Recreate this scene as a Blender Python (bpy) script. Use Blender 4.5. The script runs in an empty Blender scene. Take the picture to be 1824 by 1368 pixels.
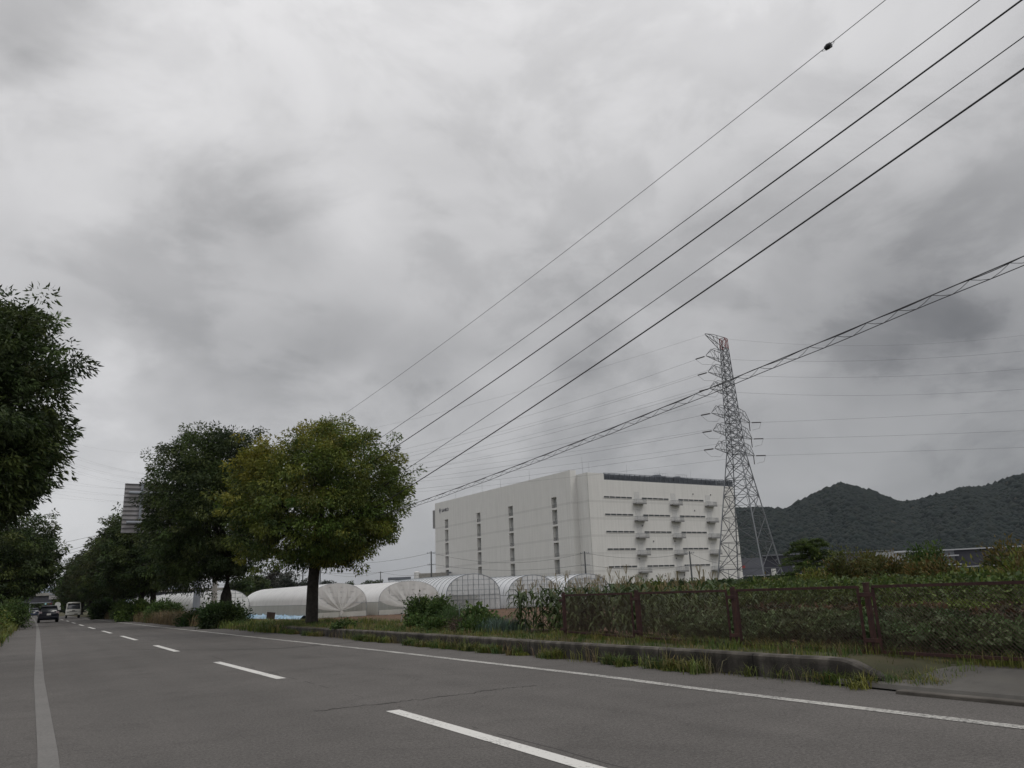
import bpy, math, random
import numpy as np
from mathutils import Vector, Matrix, noise

# ------------------------------------------------------------------ camera
SC = bpy.context.scene
COL = SC.collection
F_PX, ROLL, EYE, PITCH, YAW = 1375.0, 0.040, 1.15, math.radians(15.0231), math.radians(31.0006)
_F = np.array([math.sin(YAW)*math.cos(PITCH), math.cos(YAW)*math.cos(PITCH), math.sin(PITCH)])
_R = np.array([math.cos(YAW), -math.sin(YAW), 0.0]); _U = np.cross(_R, _F)
_c, _s = math.cos(ROLL), math.sin(ROLL)
_R, _U = _c*_R - _s*_U, _s*_R + _c*_U
cam_d = bpy.data.cameras.new('camera'); cam = bpy.data.objects.new('camera', cam_d); COL.objects.link(cam)
cam_d.sensor_width = 36; cam_d.lens = F_PX/1824*36; cam_d.clip_start = 0.05; cam_d.clip_end = 20000
M = Matrix.Identity(4)
for i in range(3):
    M[i][0], M[i][1], M[i][2] = _R[i], _U[i], -_F[i]
M[2][3] = EYE
cam.matrix_world = M
SC.camera = cam

def ray(px, py):
    d = _F + _R*(px-912)/F_PX - _U*(py-684)/F_PX
    return d/np.linalg.norm(d)
def at_dist(px, py, dist):
    d = ray(px, py); h = math.hypot(d[0], d[1]); p = d*(dist/h); return Vector((p[0], p[1], p[2]+EYE))
def at_y(px, py, Y):
    d = ray(px, py); p = d*(Y/d[1]); return Vector((p[0], p[1], p[2]+EYE))
def at_x(px, py, X):
    d = ray(px, py); p = d*(X/d[0]); return Vector((p[0], p[1], p[2]+EYE))
def on_z(px, py, z=0.0):
    d = ray(px, py); p = d*((z-EYE)/d[2]); return Vector((p[0], p[1], z))

# ------------------------------------------------------------------ world, sun, exposure
SC.view_settings.view_transform = 'Standard'; SC.view_settings.look = 'None'
SC.view_settings.gamma = 1; SC.view_settings.exposure = 0.0
SUN_EL, SUN_AZ = math.radians(52), math.radians(150)     # azimuth measured from +Y towards +X
W = bpy.data.worlds.new('World'); SC.world = W; W.use_nodes = True
nt = W.node_tree; nt.nodes.clear()
def N(tree, kind, **kw):
    n = tree.nodes.new(kind)
    for k, v in kw.items():
        if k in n.inputs.keys() if isinstance(k, str) else False: n.inputs[k].default_value = v
        else: setattr(n, k, v)
    return n
def mth(tree, op, a, b=None, c=None):
    n = tree.nodes.new('ShaderNodeMath'); n.operation = op
    for i, v in enumerate((a, b, c)):
        if v is None: continue
        if isinstance(v, (int, float)): n.inputs[i].default_value = v
        else: tree.links.new(v, n.inputs[i])
    return n.outputs[0]
def build_world():
    L = nt.links
    out = nt.nodes.new('ShaderNodeOutputWorld'); bg = nt.nodes.new('ShaderNodeBackground')
    sky = nt.nodes.new('ShaderNodeTexSky'); sky.sky_type = 'NISHITA'; sky.sun_disc = False
    sky.sun_elevation = SUN_EL; sky.sun_rotation = SUN_AZ
    tc = nt.nodes.new('ShaderNodeTexCoord')
    # warp the direction so that cloud edges are irregular
    mp = nt.nodes.new('ShaderNodeMapping'); mp.inputs['Scale'].default_value = (1, 1, 1.5)
    L.new(tc.outputs['Generated'], mp.inputs['Vector'])
    n1 = N(nt, 'ShaderNodeTexNoise'); n1.inputs['Scale'].default_value = 5.0; n1.inputs['Detail'].default_value = 8; n1.inputs['Roughness'].default_value = .52
    L.new(mp.outputs[0], n1.inputs['Vector'])
    sub = nt.nodes.new('ShaderNodeVectorMath'); sub.operation = 'SUBTRACT'; sub.inputs[1].default_value = (.5, .5, .5)
    L.new(n1.outputs['Color'], sub.inputs[0])
    sc = nt.nodes.new('ShaderNodeVectorMath'); sc.operation = 'SCALE'; sc.inputs['Scale'].default_value = .20
    L.new(sub.outputs[0], sc.inputs[0])
    add = nt.nodes.new('ShaderNodeVectorMath'); add.operation = 'ADD'
    L.new(tc.outputs['Generated'], add.inputs[0]); L.new(sc.outputs[0], add.inputs[1])
    nrm = nt.nodes.new('ShaderNodeVectorMath'); nrm.operation = 'NORMALIZE'; L.new(add.outputs[0], nrm.inputs[0])
    sep = nt.nodes.new('ShaderNodeSeparateXYZ'); L.new(tc.outputs['Generated'], sep.inputs[0])
    # overcast base: brighter overhead, slightly darker to the east (+X)
    z = mth(nt, 'MAXIMUM', sep.outputs[2], 0.0)
    base = mth(nt, 'MULTIPLY_ADD', z, SKY_TOP, SKY_LOW)
    base = mth(nt, 'MULTIPLY_ADD', mth(nt, 'POWER', z, 4.0), .45, base)
    base = mth(nt, 'MULTIPLY_ADD', sep.outputs[0], -0.13, base)
    # banks of cloud and a windscreen smear: (pixel x, pixel y, angular radius in degrees, change of brightness)
    for px, py, rad, amp in CLOUDS_SMEAR:
        d = ray(px, py)
        dot = nt.nodes.new('ShaderNodeVectorMath'); dot.operation = 'DOT_PRODUCT'
        L.new(nrm.outputs[0], dot.inputs[0]); dot.inputs[1].default_value = tuple(d)
        # gaussian-like lobe exp((dot-1)/(1-cos r))
        e = mth(nt, 'MULTIPLY', mth(nt, 'SUBTRACT', dot.outputs['Value'], 1.0), 1.0/(1-math.cos(math.radians(rad))))
        g = mth(nt, 'POWER', 2.718, e)
        base = mth(nt, 'MULTIPLY_ADD', g, amp, base)
    # fine cloud texture
    n2 = N(nt, 'ShaderNodeTexNoise'); n2.inputs['Scale'].default_value = 5.5; n2.inputs['Detail'].default_value = 7; n2.inputs['Roughness'].default_value = .5
    n2.inputs['Distortion'].default_value = .6
    mp2 = nt.nodes.new('ShaderNodeMapping'); mp2.inputs['Scale'].default_value = (1, 1, 1.5); mp2.inputs['Location'].default_value = (3.1, 1.7, 0)
    L.new(tc.outputs['Generated'], mp2.inputs['Vector']); L.new(mp2.outputs[0], n2.inputs['Vector'])
    t = mth(nt, 'SUBTRACT', n2.outputs['Fac'], .5)
    base = mth(nt, 'MULTIPLY_ADD', t, .22, base)
    n3 = N(nt, 'ShaderNodeTexNoise'); n3.inputs['Scale'].default_value = 2.6; n3.inputs['Detail'].default_value = 9; n3.inputs['Roughness'].default_value = .6; n3.inputs['Distortion'].default_value = .3
    mp3 = nt.nodes.new('ShaderNodeMapping'); mp3.inputs['Scale'].default_value = (1.7, 1.7, 3.0); mp3.inputs['Location'].default_value = (7.3, 2.2, .4)
    L.new(tc.outputs['Generated'], mp3.inputs['Vector']); L.new(mp3.outputs[0], n3.inputs['Vector'])
    r3 = nt.nodes.new('ShaderNodeMapRange'); r3.interpolation_type = 'SMOOTHSTEP'; r3.inputs['From Min'].default_value = .44; r3.inputs['From Max'].default_value = .60; r3.inputs['To Min'].default_value = .025; r3.inputs['To Max'].default_value = -.055
    L.new(n3.outputs['Fac'], r3.inputs['Value']); base = mth(nt, 'ADD', base, r3.outputs[0])
    base = mth(nt, 'MAXIMUM', base, .05)
    comb = nt.nodes.new('ShaderNodeVectorMath'); comb.operation = 'SCALE'
    comb.inputs[0].default_value = (1.005, .995, 1.0)
    L.new(base, comb.inputs['Scale'])
    sk = nt.nodes.new('ShaderNodeVectorMath'); sk.operation = 'SCALE'; sk.inputs['Scale'].default_value = .006
    L.new(sky.outputs[0], sk.inputs[0])
    fin = nt.nodes.new('ShaderNodeVectorMath'); fin.operation = 'ADD'
    L.new(comb.outputs[0], fin.inputs[0]); L.new(sk.outputs[0], fin.inputs[1])
    L.new(fin.outputs[0], bg.inputs['Color']); bg.inputs['Strength'].default_value = 1.0
    L.new(bg.outputs[0], out.inputs['Surface'])
HAZE = .00005
SKY_TOP, SKY_LOW = .41, .39
CLOUDS_SMEAR = [(430, 370, 4.5, -.10), (520, 400, 3, -.07), (330, 400, 3, -.05), (450, 230, 3, -.04), (620, 600, 4.5, -.10), (560, 650, 3.5, -.07), (400, 640, 4, -.10), (250, 600, 4, -.08), (760, 660, 3.5, -.12), (860, 600, 3, -.06), (1000, 640, 2.5, -.10),
          (1020, 500, 3.5, -.05), (1150, 770, 3, -.03), (230, 690, 3.5, .12), (90, 560, 6, -.07), (640, 370, 2.5, .06), (570, 520, 3, .03), (130, 950, 9, .16), (90, 1040, 6, .08), (900, 780, 7, .07), (620, 720, 3, .05),
          (1650, 620, 6, -.09), (1790, 590, 4, -.07), (1700, 690, 3, .03), (1500, 560, 7, -.06), (1300, 380, 7, -.05), (1750, 420, 7, -.04), (1300, 80, 12, .10), (500, 60, 9, .04), (180, 190, 5, .03), (340, 200, 3, .06),
          (40, 20, 3.5, -.22), (170, 25, 3, -.12), (1750, 830, 6, -.03)]  # first two lobes imitate a windscreen smear by darkening the sky colour
build_world()
sun_d = bpy.data.lights.new('sun', 'SUN'); sun_d.energy = .75; sun_d.angle = math.radians(22); sun_d.color = (1, .96, .9)
sun = bpy.data.objects.new('sun', sun_d); COL.objects.link(sun)
sd = Vector((math.sin(SUN_AZ)*math.cos(SUN_EL), math.cos(SUN_AZ)*math.cos(SUN_EL), math.sin(SUN_EL)))
sun.rotation_euler = (-sd).to_track_quat('-Z', 'Y').to_euler()

# ------------------------------------------------------------------ helpers
def tag(o, label=None, cat=None, group=None, kind=None):
    if label: o['label'] = label
    if cat: o['category'] = cat
    if group: o['group'] = group
    if kind: o['kind'] = kind
    return o
def empty(name, loc=(0, 0, 0), rz=0.0, label=None, cat=None, group=None):
    o = bpy.data.objects.new(name, None); COL.objects.link(o)
    o.location = loc; o.rotation_euler = (0, 0, rz); o.empty_display_size = .3
    return tag(o, label, cat, group)
def copy_tree(o, parent=None):
    c = o.copy(); COL.objects.link(c); c.parent = parent
    for ch in list(o.children): copy_tree(ch, c)
    return c
class MB:
    def __init__(s): s.v = []; s.f = []; s.mi = []; s.cur = 0
    def add(s, vs, fs):
        b = len(s.v); s.v += [tuple(p) for p in vs]; s.f += [tuple(b+i for i in f) for f in fs]; s.mi += [s.cur]*len(fs); return s
    def box(s, c, d, rz=0.0, rot=None):
        vs = []
        R = rot if rot is not None else Matrix.Rotation(rz, 3, 'Z')
        for x in (-.5, .5):
            for y in (-.5, .5):
                for z in (-.5, .5): vs.append(Vector(c)+R@Vector((x*d[0], y*d[1], z*d[2])))
        return s.add(vs, [(0, 1, 3, 2), (4, 6, 7, 5), (0, 4, 5, 1), (2, 3, 7, 6), (0, 2, 6, 4), (1, 5, 7, 3)])
    def bx(s, x0, x1, y0, y1, z0, z1): return s.box(((x0+x1)/2, (y0+y1)/2, (z0+z1)/2), (x1-x0, y1-y0, z1-z0))
    def bar(s, p, q, r, n=4, r2=None, cap=True):
        p = Vector(p); q = Vector(q); d = q-p
        if d.length < 1e-6: return s
        d.normalize(); a = d.orthogonal().normalized() if abs(d.z) > .99 else Vector((-d.y, d.x, 0)).normalized(); b = d.cross(a)
        r2 = r if r2 is None else r2; vs = []
        off = math.pi/4 if n == 4 else 0
        for k in range(n):
            t = 2*math.pi*k/n+off; e = a*math.cos(t)+b*math.sin(t); vs.append(p+e*r); vs.append(q+e*r2)
        fs = [(2*k, 2*k+1, 2*((k+1) % n)+1, 2*((k+1) % n)) for k in range(n)]
        if cap: fs += [tuple(2*k for k in range(n)), tuple(2*k+1 for k in reversed(range(n)))]
        return s.add(vs, fs)
    def tube(s, pts, r, n=6):
        rs = r if isinstance(r, (list, tuple)) else [r]*len(pts)
        pts = [Vector(p) for p in pts]; vs = []; fs = []
        for i, p in enumerate(pts):
            d = (pts[min(i+1, len(pts)-1)]-pts[max(i-1, 0)]).normalized()
            a = Vector((-d.y, d.x, 0)); a = a.normalized() if a.length > 1e-3 else Vector((1, 0, 0)); b = d.cross(a)
            for k in range(n):
                t = 2*math.pi*k/n; vs.append(p+(a*math.cos(t)+b*math.sin(t))*rs[i])
        for i in range(len(pts)-1):
            for k in range(n): fs.append((i*n+k, i*n+(k+1) % n, (i+1)*n+(k+1) % n, (i+1)*n+k))
        fs += [tuple(range(n)), tuple((len(pts)-1)*n+k for k in reversed(range(n)))]
        return s.add(vs, fs)
    def cyl(s, c, r, h, n=16, r2=None): return s.bar(c, (c[0], c[1], c[2]+h), r, n, r2)
    def build(s, name, mat, parent=None, smooth=False, bevel=0):
        me = bpy.data.meshes.new(name); me.from_pydata(s.v, [], s.f)
        for m in (mat if isinstance(mat, (list, tuple)) else [mat]): me.materials.append(m)
        if max(s.mi, default=0): me.polygons.foreach_set('material_index', s.mi)
        if smooth: me.polygons.foreach_set('use_smooth', [True]*len(me.polygons))
        me.update()
        o = bpy.data.objects.new(name, me); COL.objects.link(o); o.parent = parent
        if bevel:
            b = o.modifiers.new('bevel', 'BEVEL'); b.width = bevel; b.segments = 2; b.limit_method = 'ANGLE'
        return o

def principled(name): 
    m = bpy.data.materials.new(name); m.use_nodes = True
    return m, m.node_tree, m.node_tree.nodes['Principled BSDF']
def mat(name, col, rough=.7, metal=0., var=.12, scale=3., bump=0., bscale=40., spec=.3, detail=5, dirt=None, dscale=.6, damt=.5, trans=0.):
    m, t, b = principled(name); L = t.links
    b.inputs['Roughness'].default_value = rough; b.inputs['Metallic'].default_value = metal
    b.inputs['Specular IOR Level'].default_value = spec
    tc = t.nodes.new('ShaderNodeTexCoord')
    n = t.nodes.new('ShaderNodeTexNoise'); n.inputs['Scale'].default_value = scale; n.inputs['Detail'].default_value = detail
    L.new(tc.outputs['Object'], n.inputs['Vector'])
    mx = t.nodes.new('ShaderNodeMix'); mx.data_type = 'RGBA'
    c0 = [max(0, c*(1-var)) for c in col]+[1]; c1 = [min(1, c*(1+var)) for c in col]+[1]
    rp = t.nodes.new('ShaderNodeMapRange'); rp.inputs['From Min'].default_value = .3; rp.inputs['From Max'].default_value = .7
    L.new(n.outputs['Fac'], rp.inputs['Value']); L.new(rp.outputs[0], mx.inputs['Factor'])
    mx.inputs['A'].default_value = c0; mx.inputs['B'].default_value = c1
    colo = mx.outputs['Result']
    if dirt:
        n3 = t.nodes.new('ShaderNodeTexNoise'); n3.inputs['Scale'].default_value = dscale; n3.inputs['Detail'].default_value = 8; n3.inputs['Roughness'].default_value = .65
        L.new(tc.outputs['Object'], n3.inputs['Vector'])
        r3 = t.nodes.new('ShaderNodeMapRange'); r3.inputs['From Min'].default_value = .45; r3.inputs['From Max'].default_value = .7; r3.inputs['To Max'].default_value = damt
        L.new(n3.outputs['Fac'], r3.inputs['Value'])
        m3 = t.nodes.new('ShaderNodeMix'); m3.data_type = 'RGBA'; m3.inputs['B'].default_value = (*dirt, 1)
        L.new(r3.outputs[0], m3.inputs['Factor']); L.new(colo, m3.inputs['A']); colo = m3.outputs['Result']
    L.new(colo, b.inputs['Base Color'])
    if bump:
        n2 = t.nodes.new('ShaderNodeTexNoise'); n2.inputs['Scale'].default_value = bscale; n2.inputs['Detail'].default_value = 6
        L.new(tc.outputs['Object'], n2.inputs['Vector'])
        bp = t.nodes.new('ShaderNodeBump'); bp.inputs['Strength'].default_value = bump; bp.inputs['Distance'].default_value = .02
        L.new(n2.outputs['Fac'], bp.inputs['Height']); L.new(bp.outputs[0], b.inputs['Normal'])
    return m
def leaf_mat(name, rough=.55, trans=.25):
    m, t, b = principled(name); L = t.links
    a = t.nodes.new('ShaderNodeVertexColor'); a.layer_name = 'Col'
    b.inputs['Roughness'].default_value = rough; b.inputs['Specular IOR Level'].default_value = .25
    L.new(a.outputs['Color'], b.inputs['Base Color'])
    tr = t.nodes.new('ShaderNodeBsdfTranslucent'); mx = t.nodes.new('ShaderNodeMixShader'); mx.inputs[0].default_value = trans
    L.new(a.outputs['Color'], tr.inputs['Color']); L.new(b.outputs[0], mx.inputs[1]); L.new(tr.outputs[0], mx.inputs[2])
    L.new(mx.outputs[0], t.nodes['Material Output'].inputs['Surface'])
    return m
LEAF = leaf_mat('leaf'); GRASS = leaf_mat('grass_blade', .6, .2)
BARK = mat('bark', (.030, .026, .022), .9, var=.35, scale=9, bump=.8, bscale=30)
STEEL = mat('galvanised_steel', (.30, .315, .33), .55, .3, var=.15, scale=2, dirt=(.18, .17, .16), dscale=1.2)
DSTEEL = mat('weathered_tower_steel', (.11, .115, .12), .6, .3, var=.2, scale=.3)
CONC = mat('concrete', (.095, .086, .075), .9, var=.25, scale=3, bump=.4, bscale=60, dirt=(.032, .028, .022), dscale=1.6, damt=.85)
PLAINCONC = mat('pale_concrete', (.30, .29, .27), .85, var=.12, scale=2, bump=.15, dirt=(.16, .15, .13), dscale=.8)

def quad_mesh(name, V, C, matl, parent=None, nv=4):
    """V: (n,nv,3) polygons, C: (n,3) colours"""
    n = len(V); me = bpy.data.meshes.new(name)
    me.vertices.add(n*nv); me.vertices.foreach_set('co', V.reshape(-1).astype(np.float32))
    me.loops.add(n*nv); me.loops.foreach_set('vertex_index', np.arange(n*nv, dtype=np.int32))
    me.polygons.add(n); me.polygons.foreach_set('loop_start', np.arange(0, n*nv, nv, dtype=np.int32))
    me.polygons.foreach_set('loop_total', np.full(n, nv, dtype=np.int32))
    at = me.color_attributes.new('Col', 'FLOAT_COLOR', 'POINT')
    cc = np.ones((n, nv, 4), np.float32); cc[:, :, :3] = C[:, None, :]; at.data.foreach_set('color', cc.reshape(-1))
    me.materials.append(matl); me.update(calc_edges=True); me.validate()
    o = bpy.data.objects.new(name, me); COL.objects.link(o); o.parent = parent
    return o
def unit(a): return a/np.maximum(np.linalg.norm(a, axis=-1, keepdims=True), 1e-9)
def leaf_quads(P, D, ln, wd, rng, curl=.15):
    n = len(P); D = unit(D); r = unit(rng.normal(size=(n, 3))); S = unit(np.cross(D, r)); Nn = np.cross(S, D)
    ln = np.asarray(ln).reshape(-1, 1)*np.ones((n, 1)); wd = np.asarray(wd).reshape(-1, 1)*np.ones((n, 1))
    V = np.empty((n, 4, 3)); mid = P+D*ln*.45
    V[:, 0] = P; V[:, 1] = mid+S*wd*.5+Nn*ln*curl*.5; V[:, 2] = P+D*ln-Nn*ln*curl; V[:, 3] = mid-S*wd*.5+Nn*ln*curl*.5
    return V
def pick(pal, n, rng, w=None):
    pal = np.array(pal); i = rng.choice(len(pal), n, p=w); c = pal[i]
    return c*(1+rng.normal(0, .16, (n, 1)))*(1+rng.normal(0, .05, (n, 3)))
def lobe(rng, k=9, amp=.5):
    d = unit(rng.normal(size=(k, 3))); a = rng.uniform(-1, 1, k)*amp; w = rng.uniform(4, 10, k)
    return lambda u: 1+sum(a[i]*np.exp(w[i]*(u@d[i]-1)) for i in range(k))

def crown_points(rng, rad, nc, shell=.27, amp=.22, flat=.75, sprig=.11, sq=2.0):
    f = lobe(rng, 14, amp); u = unit(rng.normal(size=(nc, 3)))
    r = rng.uniform(0, 1, nc)**shell*f(u)*(1+.06*np.sin(u[:, 0]*9+u[:, 1]*7)*np.sin(u[:, 2]*11))
    sp = rng.uniform(0, 1, nc) < sprig; r = np.where(sp, f(u)*rng.uniform(1.0, 1.17, nc), r)*(np.abs(u)**sq).sum(1)**(-1/sq)
    p = u*r[:, None]
    p[:, 2] = np.where(p[:, 2] < 0, p[:, 2]*flat, p[:, 2])
    return p*np.array(rad), u
def make_tree(name, loc, crown_c, rad, n_leaf, seed, label, cat='tree', group=None, leaf=.12, leafw=.038, trunk_r=.18, pal=None, yellow=None, droop=.55,
              clump=.30, n_clump=None, flat=.75, fork=None, amp=.22, sprig=.11, sq=2.5):
    """loc: base of the trunk; crown_c: centre of the crown relative to the base"""
    rng = np.random.default_rng(seed); root = empty(name, loc, 0, label, cat, group)
    nc = n_clump or int(60*rad[0]*rad[2])
    cp, u = crown_points(rng, rad, nc, amp=amp, flat=flat, sprig=sprig, sq=sq)
    cc = np.array(crown_c)
    w = rng.uniform(.5, 1.3, nc); w /= w.sum()
    ci = rng.choice(nc, n_leaf, p=w)
    cs = clump*rng.uniform(.6, 1.35, nc); rr_ = np.linalg.norm(cp/np.array(rad), axis=1); cs = np.where(rr_ > 1.0, cs*.62, cs); w = np.where(rr_ > 1.0, w*.4, w); w /= w.sum()
    ci = rng.choice(nc, n_leaf, p=w)
    off = rng.normal(size=(n_leaf, 3)); off *= np.minimum(1, 1.9/np.linalg.norm(off, axis=1, keepdims=True)); off = off*cs[ci][:, None]*np.array([1, 1, .62])
    P = cc+cp[ci]+off
    D = unit(off+1e-6)*.8+unit(cp[ci]/np.array(rad))*.45+rng.normal(size=(n_leaf, 3))*.45+np.array([0, 0, -droop])
    V = leaf_quads(P, D, leaf*rng.uniform(.7, 1.25, n_leaf), leafw*rng.uniform(.8, 1.3, n_leaf), rng)
    pal = pal or [(.030, .052, .016), (.040, .068, .020), (.052, .080, .022), (.024, .044, .018)]
    cl = pick(pal, nc, rng)
    C = cl[ci]*(1+rng.normal(0, .18, (n_leaf, 1)))
    if yellow:
        yc, fn = yellow; k = np.clip(fn((P-cc)/np.array(rad))+rng.normal(0, .15, nc)[ci]+rng.normal(0, .12, n_leaf), 0, 1)[:, None]
        C = C*(1-k)+np.array(yc)*(1+rng.normal(0, .2, (n_leaf, 1)))*k
    crown = quad_mesh('crown', V, np.clip(C, .004, 1), LEAF, root)
    # trunk, limbs and twigs
    tb = MB(); top = Vector(cc)+Vector((0, 0, rad[2]*.25)); fork = fork or max(.8, cc[2]-rad[2]*.75)
    pts = [Vector((0, 0, -.25)), Vector((0, 0, .12)), Vector((rng.normal()*.04, rng.normal()*.04, fork*.5)), Vector((rng.normal()*.06, rng.normal()*.06, fork))]
    pts.append((pts[-1]+top)/2+Vector((rng.normal()*.2, rng.normal()*.2, 0))); pts.append(top)
    tb.tube(pts, [trunk_r*1.5, trunk_r*1.12, trunk_r, trunk_r*.92, trunk_r*.5, trunk_r*.18], 10)
    sel = rng.choice(nc, min(nc, 70), replace=False)
    mains = []
    for k in range(9):
        a = 2*math.pi*k/9+rng.uniform(-.3, .3); e = rng.uniform(.1, .8)
        tip = Vector(cc)+Vector((math.cos(a)*rad[0]*.6, math.sin(a)*rad[1]*.6, rad[2]*(e-.45)))
        st = pts[3]+(pts[4]-pts[3])*rng.uniform(0, .9); md = (st+tip)/2+Vector((0, 0, -.12*rad[2]+rng.normal()*.15))
        tb.tube([st, md, tip], [trunk_r*.42, trunk_r*.28, trunk_r*.13], 6); mains.append((md, tip))
    for i in sel:
        q = Vector(cc+cp[i]); md, tip = min(mains, key=lambda m_: (m_[1]-q).length)
        s0 = md+(tip-md)*rng.uniform(0, 1); tb.tube([s0, (s0+q)/2+Vector((0, 0, .12)), q], [.035*trunk_r/.18, .022*trunk_r/.18, .008], 4)
    tb.build('trunk', BARK, root, smooth=True)
    return root
def make_bush(name, loc, rad, n, seed, label, cat='bush', group=None, leaf=.08, leafw=.05, pal=None, clump=.14, nc=None, up=.3, stems=True, kind=None, yellow=None):
    rng = np.random.default_rng(seed); nc = nc or 40
    cp, u = crown_points(rng, rad, nc, amp=.3, flat=.9)
    ci = rng.integers(0, nc, n); off = rng.normal(size=(n, 3))*clump
    P = cp[ci]+off+np.array([0, 0, rad[2]*.85]); P[:, 2] = np.abs(P[:, 2])
    D = unit(off)+unit(cp[ci])*.4+rng.normal(size=(n, 3))*.4+np.array([0, 0, up])
    V = leaf_quads(P, D, leaf*rng.uniform(.7, 1.3, n), leafw*rng.uniform(.7, 1.3, n), rng)
    pal = pal or [(.03, .055, .018), (.045, .08, .02), (.06, .09, .028)]
    C = pick(pal, nc, rng)[ci]*(1+rng.normal(0, .18, (n, 1)))
    root = empty(name, loc, rng.uniform(0, 6), label, cat, group)
    o = quad_mesh('foliage', V, np.clip(C, .004, 1), LEAF, root)
    if stems:
        tb = MB()
        for i in range(0, nc, 2):
            q = Vector(cp[i])+Vector((0, 0, rad[2]*.85)); tb.tube([(rng.normal()*.05, rng.normal()*.05, -.05), q*.5+Vector((0, 0, .05)), q], [.014, .010, .004], 4)
        tb.build('stems', BARK, root)
    return root
def blades(P, h, w, rng, lean=.35, seg=2):
    """grass blades as narrow bent quads; returns (m,4,3)"""
    n = len(P); a = rng.uniform(0, 2*np.pi, n); dirv = np.stack([np.cos(a), np.sin(a), np.zeros(n)], 1)
    side = np.stack([-np.sin(a), np.cos(a), np.zeros(n)], 1); h = h.reshape(-1, 1); w = w.reshape(-1, 1)
    ln = rng.uniform(.3, 1.6, (n, 1))*lean
    A = P; B = P+np.array([0, 0, 1])*h*.55+dirv*h*ln*.28; C = P+np.array([0, 0, 1])*h*(1-ln*.35)+dirv*h*ln
    V1 = np.stack([A-side*w*.5, A+side*w*.5, B+side*w*.42, B-side*w*.42], 1)
    V2 = np.stack([B-side*w*.42, B+side*w*.42, C+side*w*.04, C-side*w*.04], 1)
    return np.concatenate([V1, V2], 0)
def grass_obj(name, P, h, w, pal, seed, label, lean=.35, wts=None, kind='stuff', cat='grass', tuftcol=None):
    rng = np.random.default_rng(seed); V = blades(P, h, w, rng, lean); C = pick(pal, len(P), rng, wts)
    if tuftcol is not None: C = tuftcol*(1+rng.normal(0, .15, (len(P), 1)))
    C = np.clip(np.concatenate([C, C], 0), .004, 1)
    o = quad_mesh(name, V, C, GRASS); tag(o, label, cat, kind=kind); return o

# ------------------------------------------------------------------ the setting
def sstep(a, b, x): t = np.clip((np.asarray(x, float)-a)/(b-a), 0, 1); return t*t*(3-2*t)
WALL_X0, WALL_X1, WALL_TOP = 7.85, 8.03, .27
def curve(y):                      # the road bends very gently to the left far ahead
    y = np.asarray(y, float); return -np.clip(y-22, 0, None)**2*.00011-np.clip(y-100, 0, None)*.02
def ground_z(x, y):
    x = np.asarray(x, float); y = np.asarray(y, float)
    s = sstep(5.0, 6.6, y); near = np.interp(x, [7.6, 7.8, 8.8], [-.02, .04, .19])
    strip = near*(1-s)+.245*s
    strip = strip*(1-sstep(31, 38, y))+.10*sstep(31, 38, y)
    far = np.interp(x, [8.8, 10, 17, 60], [0, 0, 1, 1.2]); z = strip*(1-far)-.45*far
    road = -.03*(x > -1.2)+np.where(x <= -1.2, .05+np.interp(-x, [1.2, 3, 8], [0, .12, .1]), 0)
    road = np.where(x <= -1.2, np.where(y < 24, np.minimum(road, -.03), road), road)
    return np.where(x < 7.95+curve(y)*.6, road, z)
def ground_sheet():
    xs = np.concatenate([[-6000, -2000, -600, -200, -80, -30, -12, -8, -5, -3, -2, -1.22], [-1.18, 2, 6, 7.2, 7.55, 7.6, 7.8, 7.9, 7.98, 8.2, 8.5, 8.8, 9.3, 10, 11, 12.5, 14, 15.5, 17, 20, 25, 32, 40, 60, 90, 140, 220, 400, 800, 2000, 6000]])
    ys = np.concatenate([[-300, -60, -20, -5, 0, 2, 4], np.arange(5, 7, .2), np.arange(7, 20, 1), np.arange(20, 60, 2), [62, 70, 80, 90, 100, 120, 150, 200, 260, 350, 500, 800, 1300, 2500, 6000, 9000]])
    X, Y = np.meshgrid(xs, ys); off = np.where((X > -5) & (X < 8.1), curve(Y)*.6, 0); off = np.where((X < -1.1) & (X > -8.1), curve(Y)*.6, off)
    Xo = X+off; Z = np.where(True, ground_z(X, np.minimum(Y, 8000)), 0)
    Z = np.where(X < 7.95, ground_z(np.where(X < 7.95, X, 0), Y*0+Y), ground_z(X+10*(X < 0), Y))
    vs = np.stack([Xo, Y, Z], -1).reshape(-1, 3); nx = len(xs); fs = []
    for j in range(len(ys)-1):
        for i in range(nx-1): a = j*nx+i; fs.append((a, a+1, a+nx+1, a+nx))
    mb = MB(); mb.v = [tuple(v) for v in vs]; mb.f = fs; mb.mi = [0]*len(fs)
    m = mat('weedy_earth', (.062, .062, .030), .95, var=.5, scale=.9, bump=.6, bscale=8, dirt=(.085, .06, .038), dscale=.35, damt=.9)
    o = mb.build('ground', m, smooth=True); tag(o, kind='structure'); return o
ground_sheet()
YS_ROAD = list(np.concatenate([np.arange(-40, 20, 4), np.arange(20, 120, 4), np.arange(120, 400, 20), [600]]))
def strip(name, x0, x1, z, ys, matl, c=1.0, kind='structure', sub=None):
    xs = [x0, x1] if sub is None else list(np.linspace(x0, x1, sub)); mb = MB(); n = len(xs)
    for y in ys:
        for x in xs: mb.v.append((x+float(curve(y))*c, y, z))
    for j in range(len(ys)-1):
        for i in range(n-1): a = j*n+i; mb.f.append((a, a+1, a+n+1, a+n)); mb.mi.append(0)
    o = mb.build(name, matl); tag(o, kind=kind); return o
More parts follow.
